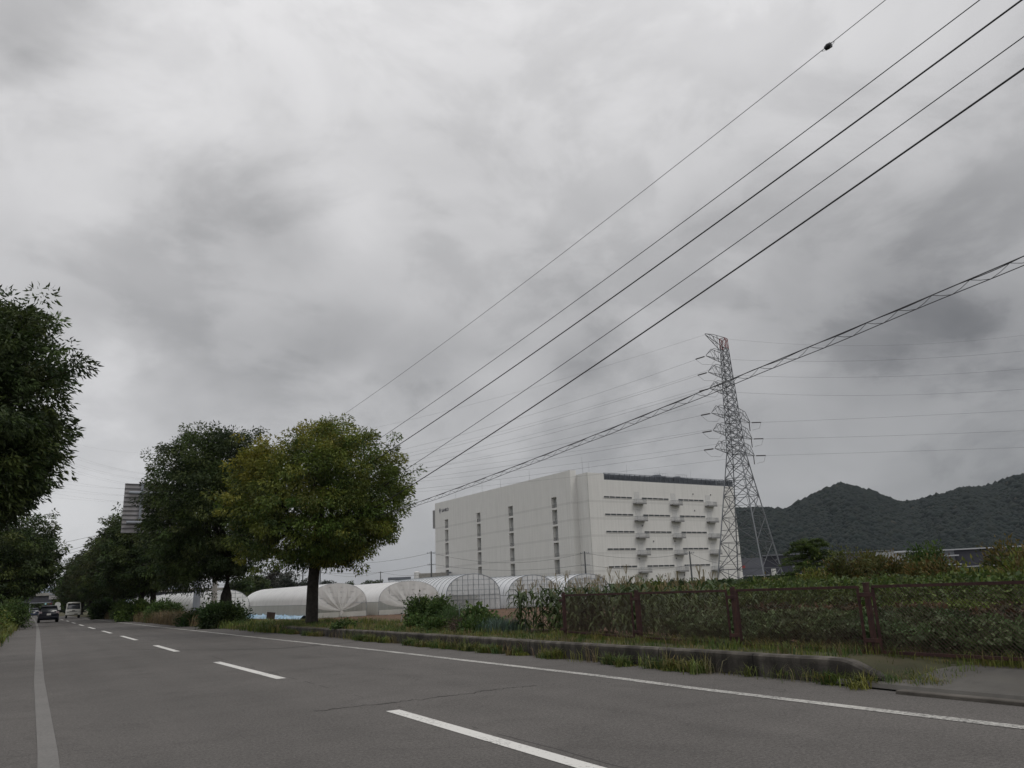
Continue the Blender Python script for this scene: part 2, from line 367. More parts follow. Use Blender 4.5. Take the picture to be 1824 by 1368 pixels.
def asphalt():
    m, t, b = principled('asphalt'); L = t.links; tc = t.nodes.new('ShaderNodeTexCoord')
    def noi(scale, det, vec=None, rough=.6, dist=0):
        n = t.nodes.new('ShaderNodeTexNoise'); n.inputs['Scale'].default_value = scale; n.inputs['Detail'].default_value = det; n.inputs['Roughness'].default_value = rough; n.inputs['Distortion'].default_value = dist
        L.new(vec if vec else tc.outputs['Object'], n.inputs['Vector']); return n.outputs['Fac']
    def mr(v, a, b_, c, d):
        n = t.nodes.new('ShaderNodeMapRange'); n.inputs['From Min'].default_value = a; n.inputs['From Max'].default_value = b_; n.inputs['To Min'].default_value = c; n.inputs['To Max'].default_value = d
        L.new(v, n.inputs['Value']); return n.outputs[0]
    v = mr(noi(42, 6, rough=.95), .36, .64, .36, 1.64)                       # aggregate
    v = mth(t, 'MULTIPLY', v, mr(noi(18, 5), .3, .7, .88, 1.12))
    v = mth(t, 'MULTIPLY', v, mr(noi(.35, 5), .3, .7, .88, 1.12))         # broad patches
    v = mth(t, 'MULTIPLY', v, mr(noi(2.2, 4), .3, .7, .95, 1.05))
    # wheel tracks, a little paler and smoother, along the lanes
    sp = t.nodes.new('ShaderNodeSeparateXYZ'); L.new(tc.outputs['Object'], sp.inputs[0])
    for cx in (.85, 2.45, 4.0, 5.6):
        g = mth(t, 'POWER', 2.718, mth(t, 'MULTIPLY', mth(t, 'POWER', mth(t, 'ABSOLUTE', mth(t, 'SUBTRACT', sp.outputs[0], cx)), 2.0), -9.0))
        v = mth(t, 'MULTIPLY', v, mth(t, 'MULTIPLY_ADD', g, -.07, 1.0))
    # cracks: thin lines where a warped wave crosses zero
    mp = t.nodes.new('ShaderNodeMapping'); mp.inputs['Scale'].default_value = (.17, .21, 1); L.new(tc.outputs['Object'], mp.inputs['Vector'])
    vo = t.nodes.new('ShaderNodeTexVoronoi'); vo.feature = 'DISTANCE_TO_EDGE'; vo.inputs['Scale'].default_value = .8
    dn = t.nodes.new('ShaderNodeTexNoise'); dn.inputs['Scale'].default_value = 2.0; dn.inputs['Detail'].default_value = 8; L.new(tc.outputs['Object'], dn.inputs['Vector'])
    sc = t.nodes.new('ShaderNodeVectorMath'); sc.operation = 'SCALE'; sc.inputs['Scale'].default_value = .28; L.new(dn.outputs['Color'], sc.inputs[0])
    ad = t.nodes.new('ShaderNodeVectorMath'); ad.operation = 'ADD'; L.new(mp.outputs[0], ad.inputs[0]); L.new(sc.outputs[0], ad.inputs[1]); L.new(ad.outputs[0], vo.inputs['Vector'])
    crack = mr(vo.outputs['Distance'], 0, .0028, .45, 0); crack = mth(t, 'MULTIPLY', crack, mr(noi(.5, 3), .52, .62, 0, 1))
    v = mth(t, 'MULTIPLY', v, mth(t, 'SUBTRACT', 1.0, crack))
    # oil drips along the lane centres, dirty gravelly margin, paler and darker patches with their own edges
    for cx in (1.65, 4.8):
        g = mth(t, 'POWER', 2.718, mth(t, 'MULTIPLY', mth(t, 'POWER', mth(t, 'ABSOLUTE', mth(t, 'SUBTRACT', sp.outputs[0], cx)), 2.0), -14.0))
        v = mth(t, 'MULTIPLY', v, mth(t, 'MULTIPLY_ADD', mth(t, 'MULTIPLY', g, mr(noi(1.1, 6, rough=.7), .40, .62, 0, 1)), -.22, 1.0))
    v = mth(t, 'MULTIPLY', v, mr(noi(.9, 8, rough=.75, dist=1.2), .54, .60, 1.0, .90))
    v = mth(t, 'MULTIPLY', v, mr(noi(5.0, 6, rough=.8), .64, .70, 1.0, .72))
    mpj = t.nodes.new('ShaderNodeMapping'); mpj.inputs['Scale'].default_value = (0, .9, 0); L.new(tc.outputs['Object'], mpj.inputs['Vector'])
    wj = mth(t, 'MULTIPLY_ADD', mth(t, 'SUBTRACT', noi(1, 5, mpj.outputs[0]), .5), .10, 3.42)
    joint = mr(mth(t, 'ABSOLUTE', mth(t, 'SUBTRACT', sp.outputs[0], wj)), .006, .016, .55, 1.0)
    v = mth(t, 'MULTIPLY', v, mth(t, 'MAXIMUM', joint, mr(noi(.7, 3), .46, .52, 0, 1)))
    cv = t.nodes.new('ShaderNodeVectorMath'); cv.operation = 'SCALE'; cv.inputs[0].default_value = (.103, .096, .090); L.new(v, cv.inputs['Scale'])
    L.new(cv.outputs[0], b.inputs['Base Color']); b.inputs['Roughness'].default_value = .88; b.inputs['Specular IOR Level'].default_value = .25
    bp = t.nodes.new('ShaderNodeBump'); bp.inputs['Strength'].default_value = .5; bp.inputs['Distance'].default_value = .006
    L.new(noi(150, 3, rough=.8), bp.inputs['Height']); L.new(bp.outputs[0], b.inputs['Normal'])
    return m
ASPH = asphalt()
strip('road', -1.25, 7.9, 0, YS_ROAD, ASPH, .6)
mb = MB(); mb.add([(-7, -40, -.002), (-1.25, -40, -.002), (-1.25, 24, -.002), (-7, 22, -.002)], [(0, 1, 2, 3)]); tag(mb.build('roadside_apron', ASPH), kind='structure')
def paint(name, col, worn, nscale=26., lo=.42, hi=.56):
    m, t, b = principled(name); L = t.links; tc = t.nodes.new('ShaderNodeTexCoord')
    n = t.nodes.new('ShaderNodeTexNoise'); n.inputs['Scale'].default_value = nscale; n.inputs['Detail'].default_value = 6; n.inputs['Roughness'].default_value = .75
    L.new(tc.outputs['Object'], n.inputs['Vector'])
    n2 = t.nodes.new('ShaderNodeTexNoise'); n2.inputs['Scale'].default_value = 1.3; n2.inputs['Detail'].default_value = 3; L.new(tc.outputs['Object'], n2.inputs['Vector'])
    s = mth(t, 'ADD', n.outputs['Fac'], mth(t, 'MULTIPLY', mth(t, 'SUBTRACT', n2.outputs['Fac'], .5), .35))
    r = t.nodes.new('ShaderNodeMapRange'); r.inputs['From Min'].default_value = lo; r.inputs['From Max'].default_value = hi; r.inputs['To Max'].default_value = worn; L.new(s, r.inputs['Value'])
    mx = t.nodes.new('ShaderNodeMix'); mx.data_type = 'RGBA'; mx.inputs['A'].default_value = (*col, 1); mx.inputs['B'].default_value = (.10, .096, .091, 1)
    L.new(r.outputs[0], mx.inputs['Factor']); L.new(mx.outputs['Result'], b.inputs['Base Color']); b.inputs['Roughness'].default_value = .75
    return m
P_DASH = paint('dash_paint', (.60, .59, .56), .85, 30, .54, .66); P_EDGE = paint('worn_edge_paint', (.44, .43, .40), .92, 26, .43, .58); P_OLD = paint('faded_edge_paint', (.155, .148, .139), .7, 30, .45, .6)
def yline(*segs):
    ys = []
    for a, b in segs: ys.append([a]+[y for y in YS_ROAD if a < y < b]+[b])
    return ys
def line_obj(name, pts_w, matl, z=.004):
    """polyline of (x, y, width)"""
    mb = MB()
    for x, y, w in pts_w: mb.v += [(x-w/2, y, z), (x+w/2, y, z)]
    for i in range(len(pts_w)-1): a = 2*i; mb.f.append((a, a+1, a+3, a+2)); mb.mi.append(0)
    o = mb.build(name, matl); tag(o, kind='structure'); return o
line_obj('left_edge_line', [(.17, -20, .145), (.17, 8, .145), (.10, 16, .15), (0, 54, .16), (-.15, 80, .16), (-.9, 158, .16), (-3, 300, .16)], P_OLD)
line_obj('right_edge_line', [(6.52, -20, .15), (6.52, 7, .15), (6.6, 9, .15), (6.55, 17, .15), (6.2, 30, .15), (6.05, 38, .15), (5.7, 50, .15), (5.25, 77, .15), (4.7, 110, .15), (3.2, 200, .15)], P_EDGE)
DX = lambda y: float(np.interp(y, [0, 12, 20, 36, 50, 67, 94, 150, 300], [3.22, 3.28, 3.12, 2.98, 2.8, 2.62, 2.4, 1.6, -1.5]))
for a, b in [(-11.5, -6.6), (-1.9, 3.0), (3.05, 8.1), (12.6, 17.3), (22.2, 26.4), (31.4, 36.8), (41.5, 46.5), (52, 57.5), (63, 68.5), (75, 81), (88, 94), (102, 109), (118, 125)]:
    if a == -1.9: continue
    line_obj('centre_dash', [(DX(y), y, .15) for y in np.linspace(a, b, 3)], P_DASH)
# a real crack line across the lane, as a dark filled seam
def seam(pts, w, name='road_crack'):
    rng = random.Random(5); P = []
    for (p, q) in zip(pts, pts[1:]):
        a = on_z(*p); b = on_z(*q)
        for k in range(14): P.append(a.lerp(b, k/14)+Vector((rng.gauss(0, .012), rng.gauss(0, .03), 0)))
    mb = MB()
    for i, p in enumerate(P): h = w*rng.uniform(.4, 1.3); mb.v += [(p.x, p.y-h, .0025), (p.x, p.y+h, .0025)]
    for i in range(len(P)-1): a = 2*i; mb.f.append((a, a+2, a+3, a+1)); mb.mi.append(0)
    tag(mb.build(name, mat('crack_filler', (.035, .032, .03), .9)), kind='structure')
seam([(560, 1266), (700, 1252), (830, 1236), (900, 1226), (960, 1221)], .012)
seam([(230, 1157), (400, 1158), (500, 1155), (560, 1150), (640, 1143), (700, 1139)], .05, 'road_seam')

# low concrete wall along the right roadside
def low_wall():
    root = empty('low_wall', (7.94, 20, 0), 0, 'long low dirty concrete kerb wall between road and field, sloping down at its near end', 'wall')
    ys = [5.35, 5.55, 5.75, 5.95, 6.02, 6.1, 6.4, 6.8]+list(np.arange(7.5, 34.1, .5)); mb = MB(); rng = random.Random(3)
    prof = lambda y: np.interp(y, [5.35, 6.02, 6.1, 20, 34], [.012, .255, WALL_TOP, .26, .2])
    for y in ys:
        t = float(prof(y)); x0, x1 = WALL_X0-7.94, WALL_X1-7.94; j = rng.gauss(0, .003); y_ = y-20
        b = min(.025, t*.4)
        mb.v += [(x0, y_, -.1), (x0, y_, t-b+j), (x0+b, y_, t+j), (x1-b, y_, t+j), (x1, y_, t-b+j), (x1, y_, -.1)]
    n = 6
    for i in range(len(ys)-1):
        for k in range(n-1): a = i*n+k; mb.f.append((a, a+n, a+n+1, a+1)); mb.mi.append(0)
    mb.f += [(0, 1, 2, 3, 4, 5), tuple((len(ys)-1)*n+k for k in (5, 4, 3, 2, 1, 0))]; mb.mi += [0, 0]
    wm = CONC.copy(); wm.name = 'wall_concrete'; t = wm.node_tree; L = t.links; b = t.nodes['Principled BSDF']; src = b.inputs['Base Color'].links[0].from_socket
    tc = t.nodes.new('ShaderNodeTexCoord'); sp = t.nodes.new('ShaderNodeSeparateXYZ'); L.new(tc.outputs['Object'], sp.inputs[0])
    j = mth(t, 'LESS_THAN', mth(t, 'FRACT', mth(t, 'DIVIDE', sp.outputs[1], 1.8)), .012)
    n = t.nodes.new('ShaderNodeTexNoise'); n.inputs['Scale'].default_value = 5; n.inputs['Detail'].default_value = 7; mp = t.nodes.new('ShaderNodeMapping'); mp.inputs['Scale'].default_value = (1, 1, .25); L.new(tc.outputs['Object'], mp.inputs['Vector']); L.new(mp.outputs[0], n.inputs['Vector'])
    k = t.nodes.new('ShaderNodeMapRange'); k.inputs['From Min'].default_value = .42; k.inputs['From Max'].default_value = .62; k.inputs['To Min'].default_value = 1; k.inputs['To Max'].default_value = .45; L.new(n.outputs['Fac'], k.inputs['Value'])
    # the colour gets paler towards the top, above the stained face
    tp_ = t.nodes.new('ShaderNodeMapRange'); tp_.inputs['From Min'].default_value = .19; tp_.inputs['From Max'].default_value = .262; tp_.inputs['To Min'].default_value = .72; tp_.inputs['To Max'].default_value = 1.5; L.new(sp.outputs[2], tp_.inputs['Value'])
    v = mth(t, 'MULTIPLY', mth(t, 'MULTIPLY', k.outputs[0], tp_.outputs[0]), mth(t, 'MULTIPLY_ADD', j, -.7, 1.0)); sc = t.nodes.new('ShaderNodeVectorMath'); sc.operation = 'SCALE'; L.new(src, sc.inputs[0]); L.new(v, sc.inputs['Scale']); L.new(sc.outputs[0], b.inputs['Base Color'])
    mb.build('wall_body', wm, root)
    hl = MB()
    for y in (14.2, 21.0): hl.box((WALL_X0-7.94-.002, y-20, .10), (.012, .16, .05))
    hl.build('drain_hole', mat('drain_shadow', (.02, .018, .016), .9), root)
low_wall()
# driveway apron and pavement at the near right end
mb = MB()
PV = [(7.66, .018), (7.70, .06), (7.85, .07), (8.1, .11), (8.45, .155), (8.69, .18)]
for y in (-12, 0, 4, 5.2, 5.7, 6.25):
    for x, z in PV: mb.v.append((x+(0 if y < 5 else .06*(y-5)), y, z))
for j in range(5):
    for i in range(len(PV)-1): a = j*len(PV)+i; mb.f.append((a, a+1, a+1+len(PV), a+len(PV))); mb.mi.append(0)
tag(mb.build('pavement', mat('pavement_concrete', (.095, .09, .082), .9, var=.2, scale=5, bump=.3, bscale=90, dirt=(.055, .05, .042), dscale=2.5)), kind='structure')
mb = MB(); mb.bx(7.52, 7.66, -12, 5.25, -.02, .035); tag(mb.build('kerb', CONC, bevel=.01), kind='structure')
mb = MB(); mb.bx(8.70, 8.78, -12, 6.0, -.02, .185); tag(mb.build('fence_kerb', CONC, bevel=.01), kind='structure')
# brown tilled field in front of the greenhouses
def soil():
    mb = MB(); xs = np.arange(9.2, 60, .45); ys = np.arange(13.5, 75, 1.2)
    for j, y in enumerate(ys):
        for i, x in enumerate(xs):
            z = float(ground_z(x, y))+.03+.045*math.sin(x*5.2+.35*math.sin(y*.5))+.03*noise.noise((x*1.3, y*1.3, 0)); mb.v.append((x+.1*math.sin(y), y, z))
    n = len(xs)
    for j in range(len(ys)-1):
        for i in range(n-1): a = j*n+i; mb.f.append((a, a+1, a+n+1, a+n)); mb.mi.append(0)
    tag(mb.build('soil_field', mat('tilled_soil', (.105, .062, .038), .95, var=.35, scale=2.5, bump=1, bscale=14), smooth=True), kind='structure')
soil()

# ------------------------------------------------------------------ fence
RUST = mat('brown_fence_paint', (.040, .018, .017), .7, .0, var=.3, scale=12, dirt=(.075, .035, .022), dscale=6, damt=.5)
MESH = mat('brown_mesh_wire', (.045, .024, .019), .7, var=.2)
FX, FS = 8.8, 2.24
posts_y = [8.8/r for r in (.674, .815, 1.029, 1.39)]
posts_y = [13.06-2.24*k for k in range(7)]
def fence_base(y): return float(np.interp(y, [4, 6.3, 8.6, 10.8, 13.06], [.195, .20, .215, .24, .285]))
fence = empty('mesh_fence', (FX, 8, .2), 0, 'brown painted mesh fence of framed panels standing behind the low concrete wall', 'fence')
for i, y in enumerate(posts_y):
    zb = fence_base(y)-.2; mb = MB(); mb.box((.03, y-8, (zb-.15+.87)/2), (.055, .055, .87-zb+.15)); mb.box((.03, y-8, .878), (.064, .064, .016)); 
    for zc in (.2, .74): mb.box((-.005, y-8, zc), (.02, .20, .05))
    mb.build('post', RUST, fence, bevel=.004)
for i in range(len(posts_y)-1):
    y1, y0 = posts_y[i]-.105-8, posts_y[i+1]+.105-8
    if i == 0: y1 += .03
    zb1 = fence_base(posts_y[i])-.2+.07; zb0 = fence_base(posts_y[i+1])-.2+.07; zt = .835; fr = MB()
    for a, b in (((0, y1, zb1), (0, y0, zb0)), ((0, y1, zt), (0, y0, zt)), ((0, y1, zb1), (0, y1, zt)), ((0, y0, zb0), (0, y0, zt))): fr.bar(a, b, .024)
    p = fr.build('frame', RUST, fence)
    ms = MB(); z0 = (zb0+zb1)/2; H_ = zt-z0; Wd = y1-y0; st = .05
    for s, th in ((1, .0034), (-1, .0017)):
        k = -H_*1.9
        while k < Wd:
            # strands lean steeply, clipped to the frame
            sl = 1.9; pts = []
            ya, za, yb, zb_ = k, 0., k+H_*sl/1.0*.55, H_
            if ya < 0: za = -ya/(yb-ya)*H_; ya = 0
            if yb > Wd: zb_ = za+(Wd-ya)/(yb-ya)*(H_-za); yb = Wd
            if yb > 0 and ya < Wd and zb_ > za:
                Y0, Y1 = (y0+ya, y0+yb) if s > 0 else (y1-ya, y1-yb)
                ms.bar((0, Y0, z0+za), (0, Y1, z0+zb_), th, 4, cap=False)
            k += st
    ms.build('mesh_panel', MESH, fence)

# ------------------------------------------------------------------ street trees
GREEN_D = [(.040, .062, .020), (.055, .080, .024), (.072, .098, .028), (.034, .052, .020)]
GREEN_Y = [(.072, .112, .024), (.100, .142, .028), (.135, .165, .032), (.054, .086, .022)]
def px_crown(dist, x0, x1, yt, yb, base):
    c = at_dist((x0+x1)/2, (yt+yb)/2, dist); l = at_dist(x0, (yt+yb)/2, dist); r = at_dist(x1, (yt+yb)/2, dist)
    zt = at_dist((x0+x1)/2, yt, dist).z; zb = at_dist((x0+x1)/2, yb, dist).z
    w = (r-l).length/2
    return (c.x-base[0], c.y-base[1], (zt+zb)/2-base[2]), w, (zt-zb)/2
def street_tree(pos, box, **kw):
    d = math.hypot(pos[0], pos[1]); c, w, h = px_crown(d, *box, pos); s = kw.pop('shrink', .93)
    return make_tree('street_tree', pos, c, (w*s, w*s*kw.pop('depth', 1.0), h*s), **kw)
yf = lambda q: .75*np.clip(-q[:, 0]*.8+q[:, 2]*.6-.45, 0, 1)+.30*np.clip(q[:, 2]-.35, 0, 1)
TG = 'street trees lining the road'
street_tree((8.8, 29.9, .22), (408, 738, 752, 1030), n_leaf=100000, n_clump=620, seed=11, label='rounded yellow-green street tree with bare dark trunk, nearest on the right roadside', group=TG,
            pal=GREEN_Y, yellow=((.26, .22, .025), yf), trunk_r=.215, leaf=.13, leafw=.046, flat=.95, amp=.10, clump=.24, sprig=.05)
street_tree((8.8, 46.3, .10), (255, 505, 752, 1062), n_leaf=100000, n_clump=620, seed=23, label='tall dark green street tree beside the grey sign post, second on the right', group=TG,
            pal=GREEN_D, trunk_r=.30, leaf=.17, leafw=.06, flat=.95, amp=.16, clump=.34, sprig=.08)
# nearest tree on the left
_c0, _w0, _h0 = px_crown(20.7, -290, 112, 512, 1030, (-3.0, 20.5, .1))
make_tree('street_tree', (-3.0, 20.5, .1), (_c0[0], _c0[1], _c0[2]), (_w0, _w0, _h0), 130000, 37, 'big dark leafy street tree cut by the left edge of the view', 'tree', TG,
          leaf=.15, leafw=.042, trunk_r=.2, pal=GREEN_D, clump=.22, amp=.14, n_clump=1100)
# far copies: two shared crowns
far_a = make_tree('street_tree', (8.0, 73, .1), (0, 0, 5.6), (4.3, 4.3, 3.5), 32000, 51, 'dark street tree with trunk beside the pale field shed, third on the right', 'tree', TG, leaf=.27, leafw=.10, trunk_r=.26, pal=GREEN_D, clump=.34, n_clump=400, flat=.95)
far_b = make_tree('street_tree', (7.8, 79.5, .1), (0, 0, 5.8), (4.1, 4.1, 3.7), 32000, 52, 'dark street tree close behind the third one in the right row', 'tree', TG, leaf=.27, leafw=.10, trunk_r=.24, pal=[(.032, .046, .016), (.044, .056, .018), (.05, .058, .02)], clump=.34, n_clump=400, flat=.95)
spots = [(7.3, 106, .95, 'dark street tree with slim leaning trunk, fifth in the right row'),
         (7.2, 90, .92, 'dark street tree standing in tall weeds, between the fourth and fifth on the right'),
         (7.0, 126, .95, 'dark street tree right of the white truck, seventh in the right row'),
         (6.9, 116, .9, 'dark street tree just before the thicket right of the white truck'),
         (6.6, 140, 1.0, 'small-looking street tree behind the white truck, right row'),
         (6.2, 158, 1.0, 'far street tree above the white truck roof'),
         (5.6, 185, .8, 'farthest yellow-green roadside tree beside the white sign panel'),
         (-2.7, 68, .88, 'brownish green street tree just behind the big one on the left'),
         (-3.4, 86, .9, 'left roadside tree whose trunk shows above the weeds'),
         (-4.0, 104, .95, 'left roadside tree just before the dark overpass'),
         (-5.2, 130, 1.0, 'farthest left roadside tree touching the overpass')]
for i, (x, y, s, lab) in enumerate(spots):
    o = copy_tree(far_a if i % 2 else far_b); o.location = (x, y, .05); o.rotation_euler.z = 1.3*i+.4; o.scale = (s, s, s); o['label'] = lab

# ------------------------------------------------------------------ the big white building
def facade_mat(name, col):
    m, t, b = principled(name); L = t.links; tc = t.nodes.new('ShaderNodeTexCoord'); sp = t.nodes.new('ShaderNodeSeparateXYZ'); L.new(tc.outputs['Object'], sp.inputs[0])
    fr = mth(t, 'FRACT', mth(t, 'DIVIDE', mth(t, 'SUBTRACT', sp.outputs[2], 28.35), 5.6))
    band = mth(t, 'LESS_THAN', fr, .14); lowb = mth(t, 'LESS_THAN', sp.outputs[2], 30.0); band = mth(t, 'MULTIPLY', band, lowb)
    jz = mth(t, 'LESS_THAN', mth(t, 'FRACT', mth(t, 'DIVIDE', sp.outputs[2], .93)), .05)
    n = t.nodes.new('ShaderNodeTexNoise'); n.inputs['Scale'].default_value = .35; n.inputs['Detail'].default_value = 5; L.new(tc.outputs['Object'], n.inputs['Vector'])
    # faint vertical rain streaks
    mp = t.nodes.new('ShaderNodeMapping'); mp.inputs['Scale'].default_value = (1.6, 1.6, .05); L.new(tc.outputs['Object'], mp.inputs['Vector'])
    n2 = t.nodes.new('ShaderNodeTexNoise'); n2.inputs['Scale'].default_value = 1; n2.inputs['Detail'].default_value = 5; L.new(mp.outputs[0], n2.inputs['Vector'])
    v = mth(t, 'MULTIPLY_ADD', band, -.10, 1.0); v = mth(t, 'MULTIPLY_ADD', jz, -.06, v)
    jx = mth(t, 'LESS_THAN', mth(t, 'FRACT', mth(t, 'DIVIDE', mth(t, 'ADD', sp.outputs[0], sp.outputs[1]), 6.1)), .014); v = mth(t, 'MULTIPLY_ADD', jx, -.07, v)
    v = mth(t, 'MULTIPLY', v, mth(t, 'MULTIPLY_ADD', mth(t, 'SUBTRACT', n.outputs['Fac'], .5), .10, 1.0))
    v = mth(t, 'MULTIPLY', v, mth(t, 'MULTIPLY_ADD', mth(t, 'SUBTRACT', n2.outputs['Fac'], .5), .26, 1.0))
    c = t.nodes.new('ShaderNodeVectorMath'); c.operation = 'SCALE'; c.inputs[0].default_value = col; L.new(v, c.inputs['Scale']); L.new(c.outputs[0], b.inputs['Base Color'])
    b.inputs['Roughness'].default_value = .7; b.inputs['Specular IOR Level'].default_value = .2
    return m
WWALL = facade_mat('building_panel', (.66, .655, .635))
DARKG = mat('dark_glazing', (.045, .05, .055), .3, var=.2, spec=.5)
RECESS = mat('stair_recess_grey', (.34, .35, .35), .8, var=.15, scale=1)
LOUV = mat('dark_louvre', (.15, .165, .19), .6, .3, var=.15, scale=.5)
BALC = mat('balcony_grey', (.22, .22, .22), .7, var=.1)
def building():
    GZ = -.45
    root = empty('office_block', (150.862, 205.586, 0), math.atan2(.03635, .99934), 'huge windowless-looking white block with stacked small balconies and dark rooftop louvres', 'building')
    b = MB(); b.bx(0, 69.5, 0, 104.8, GZ, 36.0); b.bx(0, 7.2, 0, 104.8, 36.0, 38.1); b.bx(7.2, 69.5, 40, 104.8, 36.0, 38.1)
    b.build('wall', WWALL, root)
    # tall slab wall on the left with four columns of recessed openings
    s = MB(); Y = lambda v: 5.84+v
    cols = [(8.4, 11.4), (36.1, 39.2), (59.9, 62.9), (87.0, 90.0)]
    tiers = [(.6, 5.2), (6.1, 10.85), (11.7, 16.4), (17.05, 21.9), (22.5, 27.4), (28.1, 31.7)]
    ys = [0]+[v for c in cols for v in c]+[99]
    for k in range(0, len(ys), 2): s.bx(-2.5, -.004, Y(ys[k]), Y(ys[k+1]), GZ, 39.6)
    for c in cols:
        zz = [GZ]+[v for t_ in tiers for v in t_]+[39.6]
        for k in range(0, len(zz), 2): s.bx(-2.5, -.004, Y(c[0]), Y(c[1]), zz[k], zz[k+1])
    s.build('slab_wall', WWALL, root)
    for c in cols:
        for i, (z0, z1) in enumerate(tiers):
            r = MB(); r.bx(-1.2, -1.15, Y(c[0])+.003, Y(c[1])-.003, z0+.003, z1-.003)
            o = r.build('opening', RECESS, root)
            q = MB()
            for k in range(8): q.bx(-2.2, -2.14, Y(c[0])+.15+k*.38, Y(c[0])+.21+k*.38, z0, z0+1.1)
            q.bx(-2.22, -2.12, Y(c[0]), Y(c[1]), z0+1.1, z0+1.18); q.build('railing', BALC, o)
    # window strips and balconies
    rows = [30.25, 24.5, 18.85, 13.2, 7.55]
    for z in rows:
        for x0, x1 in ((6.5, 18.85), (23.2, 35.8), (40.4, 53.1)):
            w = MB(); w.bx(x0, x1, -.05, .02, z-.28, z+.28); o = w.build('window', DARKG, root)
            f = MB(); n = 5
            for k in range(n+1):
                xx = x0+(x1-x0)*k/n; f.bx(xx-.09, xx+.09, -.08, .0, z-.30, z+.30)
            f.bx(x0, x1, -.09, 0, z+.28, z+.36); f.bx(x0, x1, -.14, 0, z-.40, z-.28)
            f.build('frame', WWALL, o)
        for x0 in (19.2, 36.2, 53.5):
            zz = z-1.75; p = MB(); p.bx(x0, x0+4.6, -1.7, 0, zz-.28, zz); p.bx(x0, x0+4.6, -1.75, -1.6, zz-.45, zz+.06); o = p.build('balcony', BALC, root)
            q = MB()
            for k in range(12): q.bx(x0+.04+k*.405, x0+.10+k*.405, -1.68, -1.62, zz+.06, zz+1.2)
            for e in (x0+.03, x0+4.5):
                for k in range(4): q.bx(e, e+.06, -1.6+k*.45, -1.55+k*.45, zz, zz+1.2)
                q.bx(e, e+.07, -1.68, 0, zz+1.2, zz+1.27)
            q.bx(x0, x0+4.6, -1.70, -1.6, zz+1.2, zz+1.28); q.build('railing', STEEL, o)
            d = MB(); d.bx(x0+.7, x0+3.0, -.06, 0, zz, zz+3.9); d.build('door', mat('door_white', (.56, .56, .55), .5), o) if z == rows[0] and x0 < 20 else d.build('door', bpy.data.materials['door_white'], o)
    # roof screen
    lo = MB(); lo.bx(7.2, 69.5, .0, .12, 36.0, 36.18); lo.bx(7.2, 69.5, 0, .12, 38.15, 38.35)
    for k in range(28): lo.bx(7.2+k*2.3, 7.34+k*2.3, -.04, .2, 36.0, 38.35)
    for k in range(9): 
        z = 36.3+k*.21; lo.box((38.35, .25, z), (62.2, .16, .05), rot=Matrix.Rotation(.6, 3, 'X'))
    lo.bx(31, 49, .28, .34, 36.0, 38.1); lo.bx(66, 69.4, .28, .34, 36.0, 38.1)
    lo.bx(7.3, 69.4, .6, .7, 36.0, 38.1); lo.build('louvre_screen', LOUV, root)
    for (x, w, h) in ((35, 5.5, 1.6), (45.5, 4.5, 1.4)):
        c = MB(); c.bx(x, x+w, 5, 9, 36.0, 38.4+h*.6); c.cyl((x+w/2, 7, 38.4+h*.6), w*.3, .5, 14); c.build('cooling_unit', LOUV, root)
        r = MB()
        for k in range(6): r.bar((x-.5+k*(w+1)/5, 4.6, 38.3), (x-.5+k*(w+1)/5, 4.6, 40.2), .05)
        r.bar((x-.5, 4.6, 40.2), (x+w+.5, 4.6, 40.2), .05); r.build('roof_railing', STEEL, root)
    for (x, y, z, h) in ((1.5, 4, 38, 6), (4, 20, 38, 4.5), (13, 15, 38, 6.5), (28, 12, 38, 6), (42, 10, 38, 6), (53, 5, 36, 6.2), (-1.2, 32, 39.6, 4), (-1.2, 52, 39.6, 3.5), (-1.2, 66, 39.6, 3.4), (-1.2, 88, 39.6, 3.2), (66, 20, 38, 5)):
        a = MB(); a.bar((x, y, z-2), (x, y, z+h), .09, 6, .03); a.build('lightning_rod', STEEL, root)
    for x in (14.0, 48.6):
        l = MB(); l.box((x, -.5, 3.2), (.9, .9, .8)); l.bx(x-.1, x+.1, -.5, 0, 3.3, 3.5); l.build('floodlight', mat('lamp_housing', (.6, .6, .58), .5) if x == 14.0 else bpy.data.materials['lamp_housing'], root)
    for yy, hs in ((5.84+92, 1.2), (5.84+88.6, 1.3), (5.84+84.4, .8)):
        l = MB(); l.box((-3.6, yy, 9.6), (.7, hs, hs)); l.bx(-3.3, -2.5, yy-.08, yy+.08, 9.5, 9.7); l.build('floodlight', bpy.data.materials['lamp_housing'] if hs > 1 else LOUV, root)
    v = MB()
    rng = random.Random(4)
    for k in range(16):
        x = rng.choice([19.9, 22.5, 27, 31, 36.9, 40, 48, 54, 57]); z = rng.choice([2.2, 10, 4.3, 26.6, 32.5, 21, 15.8]); v.box((x, -.12, z), (.35, .25, .45))
    v.build('wall_vent', BALC, root)
    # corner shading put in as a narrow strip of darker colour
    g = MB(); g.bx(.02, .3, -.012, 0, 0, 38.0); g.build('corner_shade', mat('corner_shade', (.42, .425, .41), .8), root)
    # dark blue sign: emblem and company lettering
    e = MB(); e.add([(-2.56, 100.9, 36.2), (-2.56, 100.1, 37.2), (-2.56, 99.4, 36.2), (-2.56, 100.1, 34.6)], [(0, 1, 2, 3)]); e.add([(-2.5, 100.9, 36.2), (-2.5, 100.1, 37.2), (-2.5, 99.4, 36.2), (-2.5, 100.1, 34.6)], [(3, 2, 1, 0)])
    NV = mat('sign_grey', (.09, .09, .11), .6); e.build('emblem', NV, root)
    text_mesh('company_lettering', 'SANKO', 1.9, NV, root, (-2.56, 98.6, 35.2), Matrix.Rotation(math.radians(-90), 4, 'Z')@Matrix.Rotation(math.radians(90), 4, 'X'), .05)
